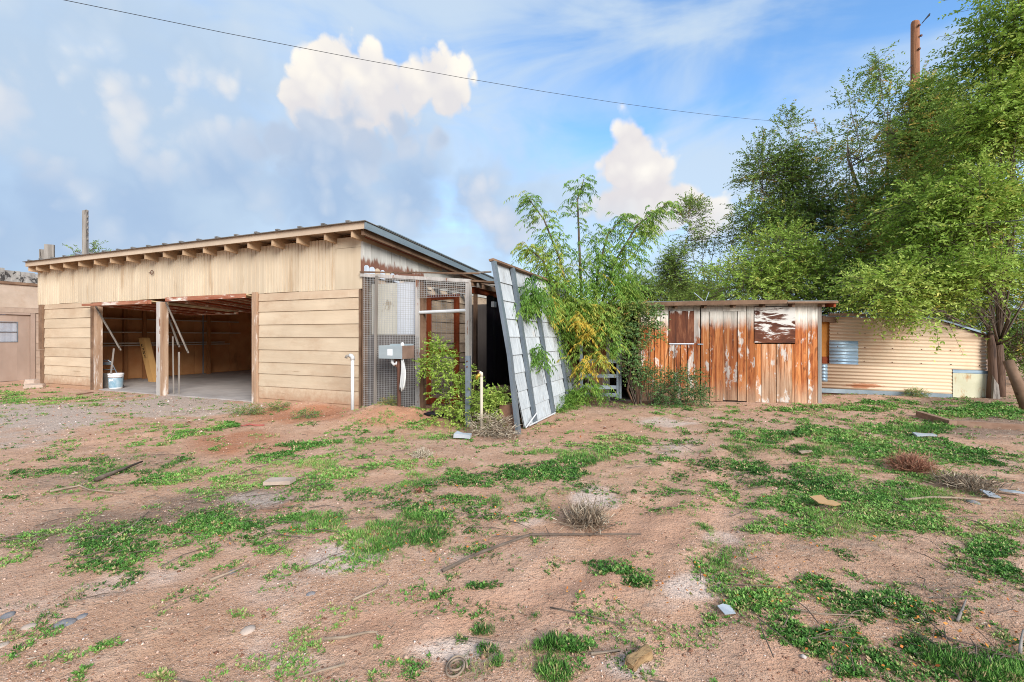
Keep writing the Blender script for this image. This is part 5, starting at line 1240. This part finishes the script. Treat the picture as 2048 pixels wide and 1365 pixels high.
bush('olive_bush', 'dusty olive green bush sprawling before plank shed', (gx(1300, 8.6), 8.6), [(1310, 758, 8.6, 40, 18, .2), (1350, 778, 8.5, 50, 26, .22), (1370, 752, 8.5, 30, 10, .14), (1395, 790, 8.4, 18, 22, .12), (1290, 745, 8.6, 16, 12, .12), (1345, 800, 8.4, 30, 18, .12)], M['leaf_vine'], 420, (0.04, 0.018), 6, 0.2, .38, 18, seed=14, stem_r=.01)
def vine():
    bx, by = ground_pt(1268, 806); by = min(by, 8.7)
    r = bush('climbing_vine', 'small leaved vine climbing over the dark shed doorway', (bx, 8.62), [(1250, 632, 8.6, 40, 12, .08), (1240, 655, 8.6, 20, 14, .06), (1270, 690, 8.6, 9, 40, .06), (1300, 640, 8.6, 22, 24, .1), (1268, 735, 8.55, 20, 34, .12), (1300, 670, 8.6, 18, 16, .1), (1215, 640, 8.6, 26, 26, .1, .2), (1285, 615, 8.55, 30, 12, .12, .15)], M['leaf_vine'], 300, (0.042, 0.028), 5, 0.18, .5, 14, seed=15)
    b = Vector((bx, 8.62, 0)); mb = MB()
    mb.tube([Vector((0, 0, -.05)), at(1272, 760, 8.6) - b, at(1266, 730, 8.6) - b], [.035, .03, .02], 8)
    mb.tube([Vector((-.05, 0, -.05)), at(1255, 780, 8.6) - b, at(1262, 735, 8.6) - b, at(1275, 690, 8.6) - b], [.022, .02, .015, .008], 7)
    mb.tube([Vector((.04, 0, 0)), at(1290, 760, 8.6) - b, at(1305, 740, 8.6) - b], [.015, .012, .006], 6)
    mb.build('trunk', M['bark'], r, True)
vine()
bush('fern_weed', 'bright green fern-like weeds at foot of the last leaning stud', (gx(1125, 8.3), 8.3), [(1125, 812, 8.2, 34, 12, .2), (1140, 795, 8.5, 20, 16, .15), (1110, 825, 7.9, 20, 8, .12)], M['leaf_feather'], 800, (0.04, 0.01), 7, 0.14, .35, 5, seed=16, category='weed')
bush('fern_weed', 'bright green weeds before the steel rack', (gx(1225, 8.5), 8.5), [(1225, 800, 8.5, 28, 8, .2), (1205, 790, 8.6, 18, 8, .12)], M['leaf_feather'], 800, (0.04, 0.012), 6, 0.13, .3, 4, seed=17, category='weed')
def dry_ball(name, label, x, y, rx, h, n, tint, lm, category='weed'):
    X, Y = ground_pt(x, y); z0 = gzs(X, Y); k = Y / F
    root = empty(name, (X, Y, z0), 0, label, category)
    a = rng.uniform(0, 6.28, n); e = rng.uniform(0.15, 1.45, n); d = np.stack([np.cos(a) * np.cos(e), np.sin(a) * np.cos(e), np.sin(e)], 1)
    ln = rx * k * rng.uniform(.6, 1.1, n) * (1 - .2 * np.sin(e)); ln = np.minimum(ln, h * k / np.maximum(np.sin(e), .2) * 1.0)
    P = rng.normal(0, .25 * rx * k, (n, 3)) * np.array([1, 1, .15]); P[:, 2] = np.abs(P[:, 2])
    v1 = leaf_quads(P, d, norm(np.cross(d, rng.normal(size=d.shape))), ln, np.full(n, .006), np.clip(tint + rng.normal(0, .2, n), 0, 1))
    tip = P + d * (ln * rng.uniform(.3, .95, n))[:, None]; d2 = norm(d + rng.normal(0, .8, d.shape))
    v2 = leaf_quads(tip, d2, norm(np.cross(d2, rng.normal(size=d.shape))), ln * .45, np.full(n, .006), np.clip(tint + rng.normal(0, .2, n), 0, 1))
    v, q, t = cat([v1, v2]); v[:, 2] = np.maximum(v[:, 2], .0); fast('dry_stems', v, q, lm, root, t)
M['redstraw'] = leafmat('red_dry_stem', [(0, '7a4c3a', 1.0), (0.5, 'a87860', 1.0), (1, 'b89a78', 1.0)], 0.1)
dry_ball('tumbleweed', 'round reddish brown dry tumbleweed in the grass at right', 1822, 940, 42, 52, 900, .45, M['redstraw'])
dry_ball('dry_weed', 'straw coloured dry weed beside long twig in mid foreground', 1175, 1050, 55, 44, 620, .52, M['straw'])
dry_ball('dry_weed', 'flattened dry yellowish weed right of the tumbleweed', 1930, 975, 70, 22, 600, .45, M['straw'])
dry_ball('dry_weed', 'thin pale dry weed in grass before the dirt mound', 845, 915, 24, 22, 260, .8, M['straw'])
dry_ball('dead_sprig', 'curled brown dead sprig in the grass at centre', 840, 985, 14, 20, 60, .3, M['redstraw'])
for x, y, rx, lab in ((497, 828, 34, 'grey green low weed left of bay post on garage front'), (560, 822, 18, 'small grey weed before tan lap siding, left'), (612, 838, 26, 'green weed tuft before tan lap siding, right'), (1832, 795, 24, 'pale tuft at base of corrugated shed')):
    X, Y = ground_pt(x, y)
    bush('low_weed', lab, (X, Y), [(x, y - 7, Y, rx, 9, .12)], M['leaf_vine'], 1100, (0.035, 0.010), 4, 0.10, .62, 3, category='weed', seed=x * .1)
#@@LITTER
# ------------------------------------------------------------------ ground cover
GREEN = [(330, 1075, 230, 60, .52, -10), (700, 1060, 330, 62, .55, -4), (620, 950, 260, 50, .5, -6), (1000, 960, 240, 40, .5, -4), (1680, 960, 330, 110, .55, 6), (180, 940, 200, 50, .45, -8), (1960, 1060, 130, 80, .5, 10), (1520, 1180, 170, 50, .42, 12), (1880, 1300, 180, 60, .45, 12), (800, 880, 160, 30, .4), (1250, 900, 200, 40, .4), (45, 772, 75, 8, .9), (150, 802, 90, 9, .55, -2), (60, 798, 70, 8, .6), (375, 868, 62, 12, .8, -12), (430, 858, 46, 8, .8), (345, 852, 90, 14, .3), (170, 935, 68, 20, .75, -10), (60, 950, 70, 14, .55, -8), (15, 990, 40, 14, .5),
         (350, 960, 75, 12, .95, -6), (440, 958, 26, 8, .9), (470, 978, 50, 12, .7), (620, 893, 62, 9, .95, -18), (575, 915, 44, 12, .85, -20), (555, 935, 50, 14, .75), (530, 915, 36, 12, .7), (660, 921, 56, 8, .95, -6), (730, 911, 50, 7, .9), (790, 915, 30, 10, .6),
         (690, 945, 64, 13, .9, -10), (750, 935, 36, 14, .8, -30), (660, 975, 70, 12, .65), (840, 940, 40, 10, .7), (820, 970, 80, 14, .7, -10), (890, 950, 50, 10, .5),
         (1000, 950, 110, 14, .95, -6), (940, 965, 60, 14, .8), (1175, 915, 95, 26, .95, -16), (1240, 885, 90, 12, .8, -8), (1120, 945, 60, 12, .9), (1330, 872, 70, 8, .5), (1080, 895, 40, 10, .5),
         (330, 1085, 120, 22, .8, -12), (400, 1055, 60, 16, .9, -20), (310, 1060, 50, 18, .6), (440, 1075, 60, 14, .7), (240, 1110, 60, 14, .5), (480, 1050, 60, 16, .8, -16), (560, 1040, 80, 18, .8, -14), (640, 1065, 80, 18, .85, -6), (700, 1030, 60, 16, .6),
         (800, 1075, 120, 26, .95, -4), (740, 1100, 90, 14, .7), (900, 1050, 90, 22, .85, 10), (950, 1085, 50, 14, .7), (860, 1010, 110, 14, .6, -6), (1010, 1008, 60, 13, .75), (1010, 1040, 60, 14, .6), (900, 1000, 40, 12, .6), (650, 1100, 70, 12, .5), (60, 1070, 70, 16, .45), (40, 1100, 50, 10, .4), (200, 1100, 60, 8, .5),
         (1700, 1000, 150, 46, 1, 6), (1600, 985, 90, 42, .95), (1650, 945, 120, 30, .8), (1820, 990, 80, 36, .9, 12), (1470, 930, 60, 30, .85, 10), (1450, 985, 46, 20, .6), (1480, 900, 60, 16, .8), (1620, 868, 170, 16, .95, -2), (1750, 895, 140, 22, .9), (1840, 858, 90, 10, .9), (1700, 1045, 150, 28, .95), (1560, 1050, 80, 18, .8), (1850, 1040, 60, 18, .7),
         (1905, 905, 85, 24, .95, 12), (1960, 930, 56, 14, .8), (1640, 818, 130, 6, .9), (1770, 815, 120, 7, .9), (1960, 826, 120, 15, 1), (1330, 818, 56, 5, .8), (1920, 805, 60, 7, .6), (1990, 1085, 80, 30, .75, 10), (1930, 1060, 50, 14, .6), (2020, 1040, 40, 18, .6), (1985, 1130, 70, 16, .6, 20),
         (1430, 1135, 44, 18, .75), (1460, 1175, 56, 20, .7, 15), (1530, 1195, 50, 18, .65), (1500, 1140, 40, 14, .45), (1600, 1260, 56, 24, .9, 10), (1640, 1290, 30, 20, .7), (1490, 1215, 30, 12, .8), (1430, 1258, 34, 20, .6), (1660, 1250, 40, 12, .6), (1860, 1305, 80, 34, .95, 15), (1940, 1340, 90, 20, .9), (1790, 1195, 50, 18, .7), (1720, 1205, 24, 14, .6), (1690, 1335, 30, 12, .7), (1770, 1150, 60, 12, .4), (1620, 1165, 40, 16, .45),
         (1320, 988, 34, 18, .7, -20), (1290, 1005, 30, 10, .7), (1200, 895, 60, 16, .8), (1280, 970, 26, 9, .6), (930, 1276, 16, 9, 1), (988, 1257, 24, 12, .9), (990, 1300, 30, 14, .8), (1010, 1325, 20, 10, .7), (1130, 1288, 44, 12, .8), (1095, 1225, 16, 14, .7), (1280, 1165, 22, 9, .9), (1240, 1145, 26, 9, .6), (1120, 1340, 30, 14, .6), (1390, 1060, 20, 8, .5), (800, 1180, 40, 10, .5), (880, 1180, 34, 6, .8, -20), (590, 1145, 30, 8, .5), (880, 1160, 60, 14, .4), (310, 1230, 60, 12, .4), (440, 1235, 30, 8, .5), (200, 1300, 30, 8, .5, -25), (180, 1335, 16, 8, .6), (330, 1350, 30, 8, .7), (980, 1170, 60, 8, .4), (1150, 1130, 60, 10, .35), (560, 1210, 40, 10, .4),
         (1500, 880, 120, 12, .5), (1400, 1000, 40, 14, .4), (500, 1080, 80, 16, .4)]
def sample_ground(n_px, n_m, ymax=10.5):
    x = rng.uniform(-40, 2090, n_px); y = rng.uniform(762, 1375, n_px); Y = CH * F / (y - HY); X = (x - HX) / F * Y
    Y2 = rng.uniform(1.6, ymax, n_m); X2 = rng.uniform(-1.2, 1.2, n_m) * Y2
    X = np.concatenate([X, X2]); Y = np.concatenate([Y, Y2])
    lx = gc * (X - CX) - gs * (Y - CY); ly = gs * (X - CX) + gc * (Y - CY)
    ok = ~((ly > -0.06) & (lx > -10.6) & (lx < 2.3)) & (Y < 12.4)
    ok &= ~((X > 1.0) & (X < 6.1) & (Y > 8.75))
    return X[ok], Y[ok]
def scatter(mask_list, X, Y, thr_noise=0.9, seed=0, base=0.0):
    px, py = to_px(X, Y); wx = px + 90 * (fbm(X * 2.4, Y * 2.4, seed + 1) - .5); wy = py + 40 * (fbm(X * 2.4, Y * 2.4, seed + 2) - .5)
    d = np.maximum(ell(wx, wy, mask_list), base)
    n = fbm(X * 5.5, Y * 5.5, seed + 3, 4)
    return d - thr_noise * (1 - np.clip((n - .28) / .44, 0, 1)) * (1.15 - .4 * d)
def weeds():
    X, Y = sample_ground(125000, 165000)
    s = scatter(GREEN, X, Y, 0.95, 50, 0.0)
    base = (fbm(X * 1.3, Y * 1.3, 77) > .47) & (vnoise(X * 6, Y * 6, 78) > .66) & (rng.uniform(0, 1, len(X)) < .10)
    keep = (s > rng.uniform(-0.22, 0.70, len(X))) | base
    X, Y, s = X[keep], Y[keep], np.clip(s[keep], 0, 1)
    m = len(X)
    if m > 72000:
        k = rng.permutation(m)[:72000]; X, Y, s = X[k], Y[k], s[k]; m = 72000
    Z = gz(X, Y)
    NL = 8
    size = rng.uniform(.4, 1.25, m) * (0.44 + 0.42 * s) * np.clip(Y / 5, .75, 1.4)
    grass = vnoise(X * 2.2, Y * 2.2, 91) > .76
    a = rng.uniform(0, 6.28, (m, NL)); e = np.where(grass[:, None], rng.uniform(.55, 1.4, (m, NL)), rng.uniform(.15, 1.1, (m, NL)))
    d = np.stack([np.cos(a) * np.cos(e), np.sin(a) * np.cos(e), np.sin(e)], -1)
    r = rng.uniform(0, .022, (m, NL)) * size[:, None]
    P = np.stack([X[:, None] + np.cos(a) * r, Y[:, None] + np.sin(a) * r, np.repeat(Z[:, None], NL, 1) + rng.uniform(-.004, .018, (m, NL)) * size[:, None]], -1)
    L = np.where(grass[:, None], rng.uniform(.035, .07, (m, NL)), rng.uniform(.022, .048, (m, NL))) * size[:, None]
    Wd = np.where(grass[:, None], .008, .019) * size[:, None] * rng.uniform(.7, 1.3, (m, NL))
    tint = np.clip(.42 + .9 * (fbm(X * .9, Y * .9, 60) - .5) + .5 * (vnoise(X * 3, Y * 3, 61) - .5) + rng.normal(0, .15, m), 0, .90)
    dry = rng.uniform(0, 1, m) < .12 + .2 * (s < .15); tint[dry] = rng.uniform(.86, 1, dry.sum())
    T = np.clip(np.repeat(tint[:, None], NL, 1) + rng.normal(0, .07, (m, NL)), 0, 1)
    d = d.reshape(-1, 3); P = P.reshape(-1, 3)
    sd = norm(np.cross(d, rng.normal(0, .4, d.shape) + np.array([0, 0, 1.])))
    v, q, t = leaf_quads(P, d, sd, L.ravel(), Wd.ravel(), T.ravel())
    tag(fast('ground_weeds', v, q, M['weed'], None, t), 'low green weeds and grass in patches over the dirt', 'weeds', kind='stuff')
weeds()
DRY = LITTER + [(360, 850, 100, 22, .8, -8), (200, 940, 200, 40, .6, -10), (560, 990, 120, 30, .5), (1880, 1180, 120, 50, .7), (1600, 1090, 150, 24, .5), (850, 880, 160, 16, .5), (860, 900, 60, 14, .7), (1950, 970, 100, 20, .6), (1990, 1240, 60, 40, .5), (900, 1020, 180, 40, .4), (1180, 1040, 70, 20, .5), (350, 1080, 160, 30, .4)]
def straw():
    X, Y = sample_ground(60000, 70000)
    s = scatter(DRY, X, Y, 0.5, 150, 0.08); keep = s > rng.uniform(-.1, .8, len(X)); X, Y = X[keep], Y[keep]
    kk = rng.permutation(len(X)); X, Y = X[kk], Y[kk]; m = min(len(X), 24000); X, Y = X[:m], Y[:m]; Z = gz(X, Y) + rng.uniform(.002, .014, m)
    a = rng.normal(0.25, .9, m); d = norm(np.stack([np.cos(a), np.sin(a), rng.normal(.05, .22, m)], 1))
    sd = norm(np.cross(d, np.array([0, 0, 1.]) + rng.normal(0, .3, d.shape)))
    L = rng.uniform(.02, .075, m) * np.clip(Y / 5, .6, 1.4); v, q, t = leaf_quads(np.stack([X, Y, Z], 1), d, sd, L, rng.uniform(.002, .0055, m) * np.clip(Y / 5, .9, 1.6), rng.uniform(0, .9, m))
    tag(fast('dry_straw', v, q, M['straw'], None, t), 'dry straw and dead stalks littering the dirt', 'straw', kind='stuff')
    # fallen orange leaves
    X, Y = sample_ground(5000, 2500)
    s = scatter([(760, 1090, 240, 40, .8), (1500, 1170, 160, 50, .8), (1900, 1260, 150, 80, .9), (1300, 1190, 140, 40, .7), (1620, 1080, 140, 30, .6), (350, 1070, 160, 40, .6), (900, 1010, 200, 40, .6), (1700, 1270, 100, 40, .6)], X, Y, .45, 250, .08)
    keep = s > rng.uniform(.0, 1., len(X)); X, Y = X[keep][:520], Y[keep][:520]; m = len(X)
    a = rng.uniform(0, 6.28, m); d = norm(np.stack([np.cos(a), np.sin(a), rng.normal(.15, .3, m)], 1)); sd = norm(np.cross(d, np.array([0, 0, 1.]) + rng.normal(0, .5, d.shape)))
    v, q, t = leaf_quads(np.stack([X, Y, gz(X, Y) + .018], 1), d, sd, rng.uniform(.018, .034, m) * np.clip(Y / 4, .7, 1.5), rng.uniform(.010, .020, m) * np.clip(Y / 4, .7, 1.5), rng.uniform(0, 1, m))
    tag(fast('fallen_leaves', v, q, M['fallen'], None, t), 'small fallen orange leaves scattered on weeds and dirt', 'leaves', kind='stuff')
straw()
def pebbles():
    X, Y = sample_ground(9000, 9000, 9.5)
    s = scatter(GRAVEL + SAND, X, Y, .5, 350, .16); keep = s > rng.uniform(0, 1, len(X)); X, Y = X[keep][:4200], Y[keep][:4200]; m = len(X)
    base = np.array([(1, 0, 0), (-1, 0, 0), (0, 1, 0), (0, -1, 0), (0, 0, 1), (0, 0, -1)], float)
    tri = np.array([(0, 2, 4), (2, 1, 4), (1, 3, 4), (3, 0, 4), (2, 0, 5), (1, 2, 5), (3, 1, 5), (0, 3, 5)])
    r = rng.gamma(1.5, .0026, m) * np.clip(Y / 4, .6, 1.8) + .0015
    v = base[None] * (r[:, None] * rng.uniform(.6, 1.3, (m, 6)))[:, :, None] * np.array([1, 1, .6]) + np.stack([X, Y, gz(X, Y) + r * .2], 1)[:, None]
    q = tri[None] + (np.arange(m) * 6)[:, None, None]
    tag(fast('pebbles', v.reshape(-1, 3), q.reshape(-1, 3), M['pebble'], None, np.repeat(rng.uniform(0, 1, m), 6), True), 'fine gravel and pebbles strewn in the dirt', 'gravel', kind='stuff')
    # broken soil crumbs
    X, Y = sample_ground(24000, 8000, 9.5); m = len(X); r = rng.gamma(1.1, .0024, m) * np.clip(Y / 4, .6, 1.8) + .0012
    v = base[None] * (r[:, None] * rng.uniform(.5, 1.4, (m, 6)))[:, :, None] * np.array([1, 1, .7]) + np.stack([X, Y, gz(X, Y) + r * .1], 1)[:, None]
    q = tri[None] + (np.arange(m) * 6)[:, None, None]
    soil = leafmat('soil_crumb', [(0, '6e4a38', 1.0), (.6, 'a07860', 1.0), (1, 'd8bca8', 1.0)], 0.0)
    tag(fast('soil_crumbs', v.reshape(-1, 3), q.reshape(-1, 3), soil, None, np.repeat(rng.uniform(0, 1, m), 6), False), 'crumbs of reddish soil over the yard', 'soil', kind='stuff')
    # fine twigs
    X, Y = sample_ground(1500, 1600, 9.5)
    s = scatter(DRY + GREEN, X, Y, .4, 450, .1); keep = s > rng.uniform(0, .9, len(X)); X, Y = X[keep][:300], Y[keep][:300]
    mb = MB()
    for x, y in zip(X, Y):
        a = random.gauss(.35, .8); l = random.uniform(.10, .34); p0 = Vector((x, y, gzs(x, y) + .012)); p2 = Vector((x + l * math.cos(a), y + l * math.sin(a), 0)); p2.z = gzs(p2.x, p2.y) + .014
        p1 = p0.lerp(p2, .5) + Vector((random.gauss(0, .02), random.gauss(0, .02), .012)); r = random.uniform(.0015, .0035)
        mb.tube([p0, p1, p2], [r, r * .9, r * .5], 4)
    tag(mb.build('fine_twigs', M['twig']), 'fine broken twigs lying over the yard', 'twigs', kind='stuff')
pebbles()

# ------------------------------------------------------------------ single things lying about
def on(x, y): X, Y = ground_pt(x, y); return Vector((X, Y, gzs(X, Y)))
def stick(pts, r, label, m='drystick', branches=()):
    P = [on(x, y) + Vector((0, 0, r * .9 + .004)) for x, y in pts]; b = P[0].copy(); b.z = 0
    o = empty('fallen_branch', tuple(b), 0, label, 'branch')
    n = len(P); Q = [p + Vector((0, 0, random.uniform(0, .012))) for p in P]
    MB().tube([p - b for p in Q], [r * (1 - .55 * i / (n - 1)) for i in range(n)], 6).build('stem', M[m], o, True)
    for (a, c, rr) in branches:
        p, q = on(*a), on(*c); MB().tube([p + Vector((0, 0, r)) - b, q + Vector((0, 0, .03)) - b], [rr, rr * .4], 5).build('side_twig', M[m], o)
stick([(885, 1165 - 20), (960, 1115), (1060, 1078), (1180, 1072), (1282, 1074)], .011, 'long dark twiggy branch across mid foreground', 'twig', [((1060, 1078), (990, 1085), .005), ((1180, 1072), (1245, 1045), .005), ((1100, 1076), (1090, 1060), .004)])
stick([(192, 965), (240, 945), (285, 928)], .02, 'dark stick lying left of the grass strip', 'twig')
stick([(648, 1285), (690, 1276), (735, 1271), (755, 1272)], .008, 'thin curved brown stick low left of centre')
stick([(100, 985), (160, 973), (180, 985), (250, 990)], .010, 'pale forked stick on dirt at left', 'drystick', [((160, 973), (178, 963), .006)])
stick([(230, 1083), (265, 1058), (298, 1030)], .007, 'straight pale stick before the dry patch at left')
stick([(420, 1167), (460, 1152), (498, 1135)], .007, 'pale stick slanting at edge of weeds lower left')
stick([(705, 1207), (745, 1187), (772, 1168)], .006, 'straight pale twig on sandy dirt at lower centre')
stick([(1810, 1005), (1860, 998), (1905, 1000), (1980, 1004)], .012, 'grey stick lying in grass behind cardboard', 'drystick', [((1810, 1005), (1790, 985), .005)])
stick([(1100, 1220), (1160, 1232), (1240, 1252), (1262, 1262)], .004, 'thin dark wiry twig above the wood chunk', 'twig')
stick([(1580, 1222), (1640, 1230), (1740, 1232)], .005, 'pale thin stick above the lush weed tuft')
stick([(1915, 1240), (1925, 1215), (1932, 1200)], .007, 'short grey upright stick in dry litter at right', 'greywood')
stick([(2040, 1310), (2042, 1280), (2046, 1260)], .007, 'pale grey stick at lower right edge', 'greywood')
stick([(1182, 1312), (1240, 1304), (1225, 1305)], .007, 'short tan stick left of the wood chunk')
stick([(690, 1330), (640, 1345), (600, 1362)], .006, 'pale reed at the bottom edge left of wire coil')
def stone(x, y, rx, ry, label, m='stone', flat=.42, rz=0):
    p = on(x, y); k = p.y / F; n, mm = 14, 8; vs = []; fs = []
    sd = random.uniform(0, 9)
    for j in range(mm + 1):
        t = math.pi * j / mm
        for i in range(n):
            a = 2 * math.pi * i / n; w = 1 + .10 * math.sin(2 * a + sd) * math.sin(t) + .05 * math.sin(5 * a + sd + t * 3)
            vs.append((math.cos(a) * math.sin(t) * w * rx * k, math.sin(a) * math.sin(t) * w * ry * k * 2.0, math.cos(t) * rx * k * flat))
    for j in range(mm):
        for i in range(n): fs.append((j * n + i, (j + 1) * n + i, (j + 1) * n + (i + 1) % n, j * n + (i + 1) % n))
    o = MB().add(vs, fs).build('stone', M[m], None, True); o.location = p + Vector((0, 0, -rx * k * flat * .1)); o.rotation_euler = (0, 0, rz); tag(o, label, 'stone')
stone(130, 1248, 17, 8, 'smooth dark grey oval stone at lower left', rz=.3)
stone(496, 1260, 14, 7, 'smooth pale grey stone near bottom left centre', 'stone_pale', rz=.2)
stone(58, 1256, 12, 6, 'flat greyish stone left of dark oval stone', 'stone_pale')
stone(16, 1235, 12, 6, 'flat grey stone at lower left edge')
stone(164, 1234, 9, 5, 'small dark stone above dark oval stone')
stone(7, 1290, 9, 6, 'small pale stone low at left edge', 'stone_pale')
stone(465, 1142, 9, 4, 'small grey stone at edge of the weeds')
stone(622, 1189, 9, 4, 'small bluish stone chip in pale sand')
stone(1945, 1003, 11, 6, 'bluish grey flat stone near plastic scraps at right')
def slab_rock(x, y, sx, sy, sz, rz, label, z=0.0):
    p = on(x, y); pts = [(-1, -.8), (.2, -1), (1, -.4), (.85, .7), (-.1, 1), (-.95, .5)]
    vs = [(a * sx, b * sy, -.03) for a, b in pts] + [(a * sx * .86, b * sy * .86, sz) for a, b in pts]; n = 6
    o = MB().add(vs, [tuple(range(n))[::-1], tuple(range(n, 2 * n))] + [(i, (i + 1) % n, n + (i + 1) % n, n + i) for i in range(n)]).build('rock', M['stone_pale'], None); o.location = p + Vector((0, 0, z)); o.rotation_euler = (.05, .06, rz); tag(o, label, 'rock')
slab_rock(72, 776, .20, .15, .09, .2, 'flat pale rock on grass at garage left corner, front one')
slab_rock(64, 770, .16, .12, .12, .9, 'flat grey rock leaning behind the pale corner rock', .02)
def oddments():
    p = on(1278, 1320)
    o = empty('wood_chunk', tuple(p), .75, 'short thick split chunk of weathered wood in foreground', 'wood')
    xs = np.linspace(-.10, .10, 14); ang = np.linspace(0, 2 * math.pi, 14, endpoint=False); vs = []; n = 14; rr_ = random.Random(5)
    groove = [rr_.uniform(-.006, .005) for _ in range(14)]
    for i, x in enumerate(xs):
        f = 1 + .08 * math.sin(i * .8) - (.12 if i in (0, 13) else 0)
        for j, a_ in enumerate(ang):
            ca, sa = math.cos(a_), math.sin(a_)
            r = (.034 * abs(ca) ** .6 * (1 if ca > 0 else -1), .027 * abs(sa) ** .6 * (1 if sa > 0 else -1))
            g_ = groove[j] + rr_.uniform(-.002, .002); e_ = rr_.uniform(-.010, .008) if i in (0, 13) else 0
            vs.append((x + e_, (r[0] + g_ * ca) * f + .010 * math.sin(i * .45), (r[1] + g_ * sa) * f + .018 + .010 * i / 13))
    fs = [tuple(range(n)), tuple(range(13 * n, 14 * n))[::-1]] + [(i * n + j, (i + 1) * n + j, (i + 1) * n + (j + 1) % n, i * n + (j + 1) % n) for i in range(13) for j in range(n)]
    o.scale = (.68, .68, .68)
    MB().add(vs, fs).build('split_log', M['chunk'], o)
    p = on(912, 1330); k = p.y / F
    pts = [Vector((math.cos(a) * (22 - .9 * a) * k, math.sin(a) * (26 - 1.0 * a) * k * 1.2, .012 + .006 * math.sin(a * 1.3) + .001 * a)) for a in [i * .3 for i in range(42)]]
    w = MB().tube(pts, .0045, 6).build('wire_coil', M['drystick'], None, True); w.location = p; tag(w, 'loose coil of stiff brown wire on foreground dirt', 'wire')
    def flat(name, x, y, pts, label, category, m, th=.006, rz=0.0, tilt=(.1, .05), lift=.03):
        p = on(x, y); mb = MB(); n = len(pts)
        vs = [(a, b, 0.006 * math.sin(7 * a + 3 * i)) for i, (a, b) in enumerate(pts)]; vs += [(a, b, c + th) for a, b, c in vs]
        mb.add(vs, [tuple(range(n))[::-1], tuple(range(n, 2 * n))] + [(i, (i + 1) % n, n + (i + 1) % n, n + i) for i in range(n)])
        o = mb.build(name, M[m]); o.location = p + Vector((0, 0, lift)); o.rotation_euler = (tilt[0], tilt[1], rz); tag(o, label, category)
    flat('cardboard_scrap', 1648, 1014, [(-.08, -.04), (.03, -.07), (.1, -.05), (.07, .0), (.03, .0), (.02, .06), (-.09, .04)], 'torn tan cardboard scrap lying on lush grass', 'cardboard', 'cardboard', .008, .1, (.25, .1), .06)
    flat('cardboard_scrap', 1612, 910, [(-.1, -.03), (.1, .0), (.11, .03), (-.09, .02)], 'thin brown cardboard strip on dirt among grass', 'cardboard', 'drystick', .008, .3)
    flat('plastic_scrap', 1848, 875, [(-.13, -.04), (.0, -.03), (.12, -.05), (.14, .03), (.02, .04), (-.1, .06)], 'crumpled white plastic film on grass edge', 'plastic', 'plastic', .02, .0, (.1, .0), .03)
    flat('plastic_scrap', 1978, 995, [(-.05, -.03), (.05, -.05), (.06, .03), (-.03, .05)], 'pale translucent plastic scrap right of the dry weed', 'plastic', 'plastic', .008, .2, (.3, .1), .03)
    flat('plastic_scrap', 2020, 988, [(-.08, -.02), (.0, -.03), (.09, -.01), (.06, .02), (-.07, .025)], 'white plastic strip near right edge', 'plastic', 'plastic', .01, -.3, (.1, .1), .03)
    flat('plastic_scrap', 1453, 1222, [(-.03, -.03), (.03, -.028), (.034, .02), (.0, .03), (-.032, .025)], 'small grey plastic scrap among lower right weeds', 'plastic', 'plastic', .003, .2, (.2, .1), .02)
    flat('plastic_scrap', 925, 877, [(-.11, -.05), (.02, -.04), (.10, -.05), (.11, .04), (.0, .03), (-.08, .06)], 'crumpled pale sheet on dirt before green shrub', 'plastic', 'plastic', .05, .0, (.1, .1), .03)
    flat('paving_scrap', 560, 965 + 5, [(-.12, -.05), (.1, -.05), (.12, .04), (-.1, .05)], 'small pale slab scrap lying in weeds left of centre', 'slab', 'stone_pale', .03, .1, (.0, .0), .015)
    a = on(482, 852); w = MB().tube([a, a + Vector((.1, .05, .02)), a + Vector((.22, .0, .015)), a + Vector((.32, .04, .01))], .013, 6).build('red_strap', M['redstrap'], None, True); tag(w, 'faded red strap on dirt before garage', 'strap')
    # timber edging at right
    def edging(p0, p1, label, w=.09, h=.09):
        A, B = on(*p0), on(*p1); m = (A + B) / 2; o = MB().bar(A - m + Vector((0, 0, h * .4)), B - m + Vector((0, 0, h * .4)), w, h).build('edging_timber', M['timber']); o.location = m; tag(o, label, 'timber')
    edging((1838, 832), (1906, 852), 'short weathered timber edging angled in the grass')
    edging((1899, 850), (2075, 862), 'long reddish timber edging running off right')
    # thin strip of concrete edge at the bay
    edging((150, 792), (185, 786), 'thin dark board lying at foot of left garage siding', .05, .03)
    # fallen trash by the lean-to
    a = on(868, 846); o = MB().tube([a + Vector((-.15, .05, .03)), a + Vector((-.03, -.02, .06)), a + Vector((.1, .0, .04)), a + Vector((.18, .06, .03))], [.03, .04, .035, .02], 7).build('dark_rag', M['black'], None, True); tag(o, 'dark crumpled rag on ground at coop doorway', 'rag')
oddments()
scene.cycles.filter_width = 1.0
scene.cycles.use_adaptive_sampling = True; scene.cycles.adaptive_threshold = 0.015
scene.cycles.denoising_prefilter = 'NONE'
scene.cycles.max_bounces = 6
scene.cycles.diffuse_bounces = 5
scene.cycles.transparent_max_bounces = 8
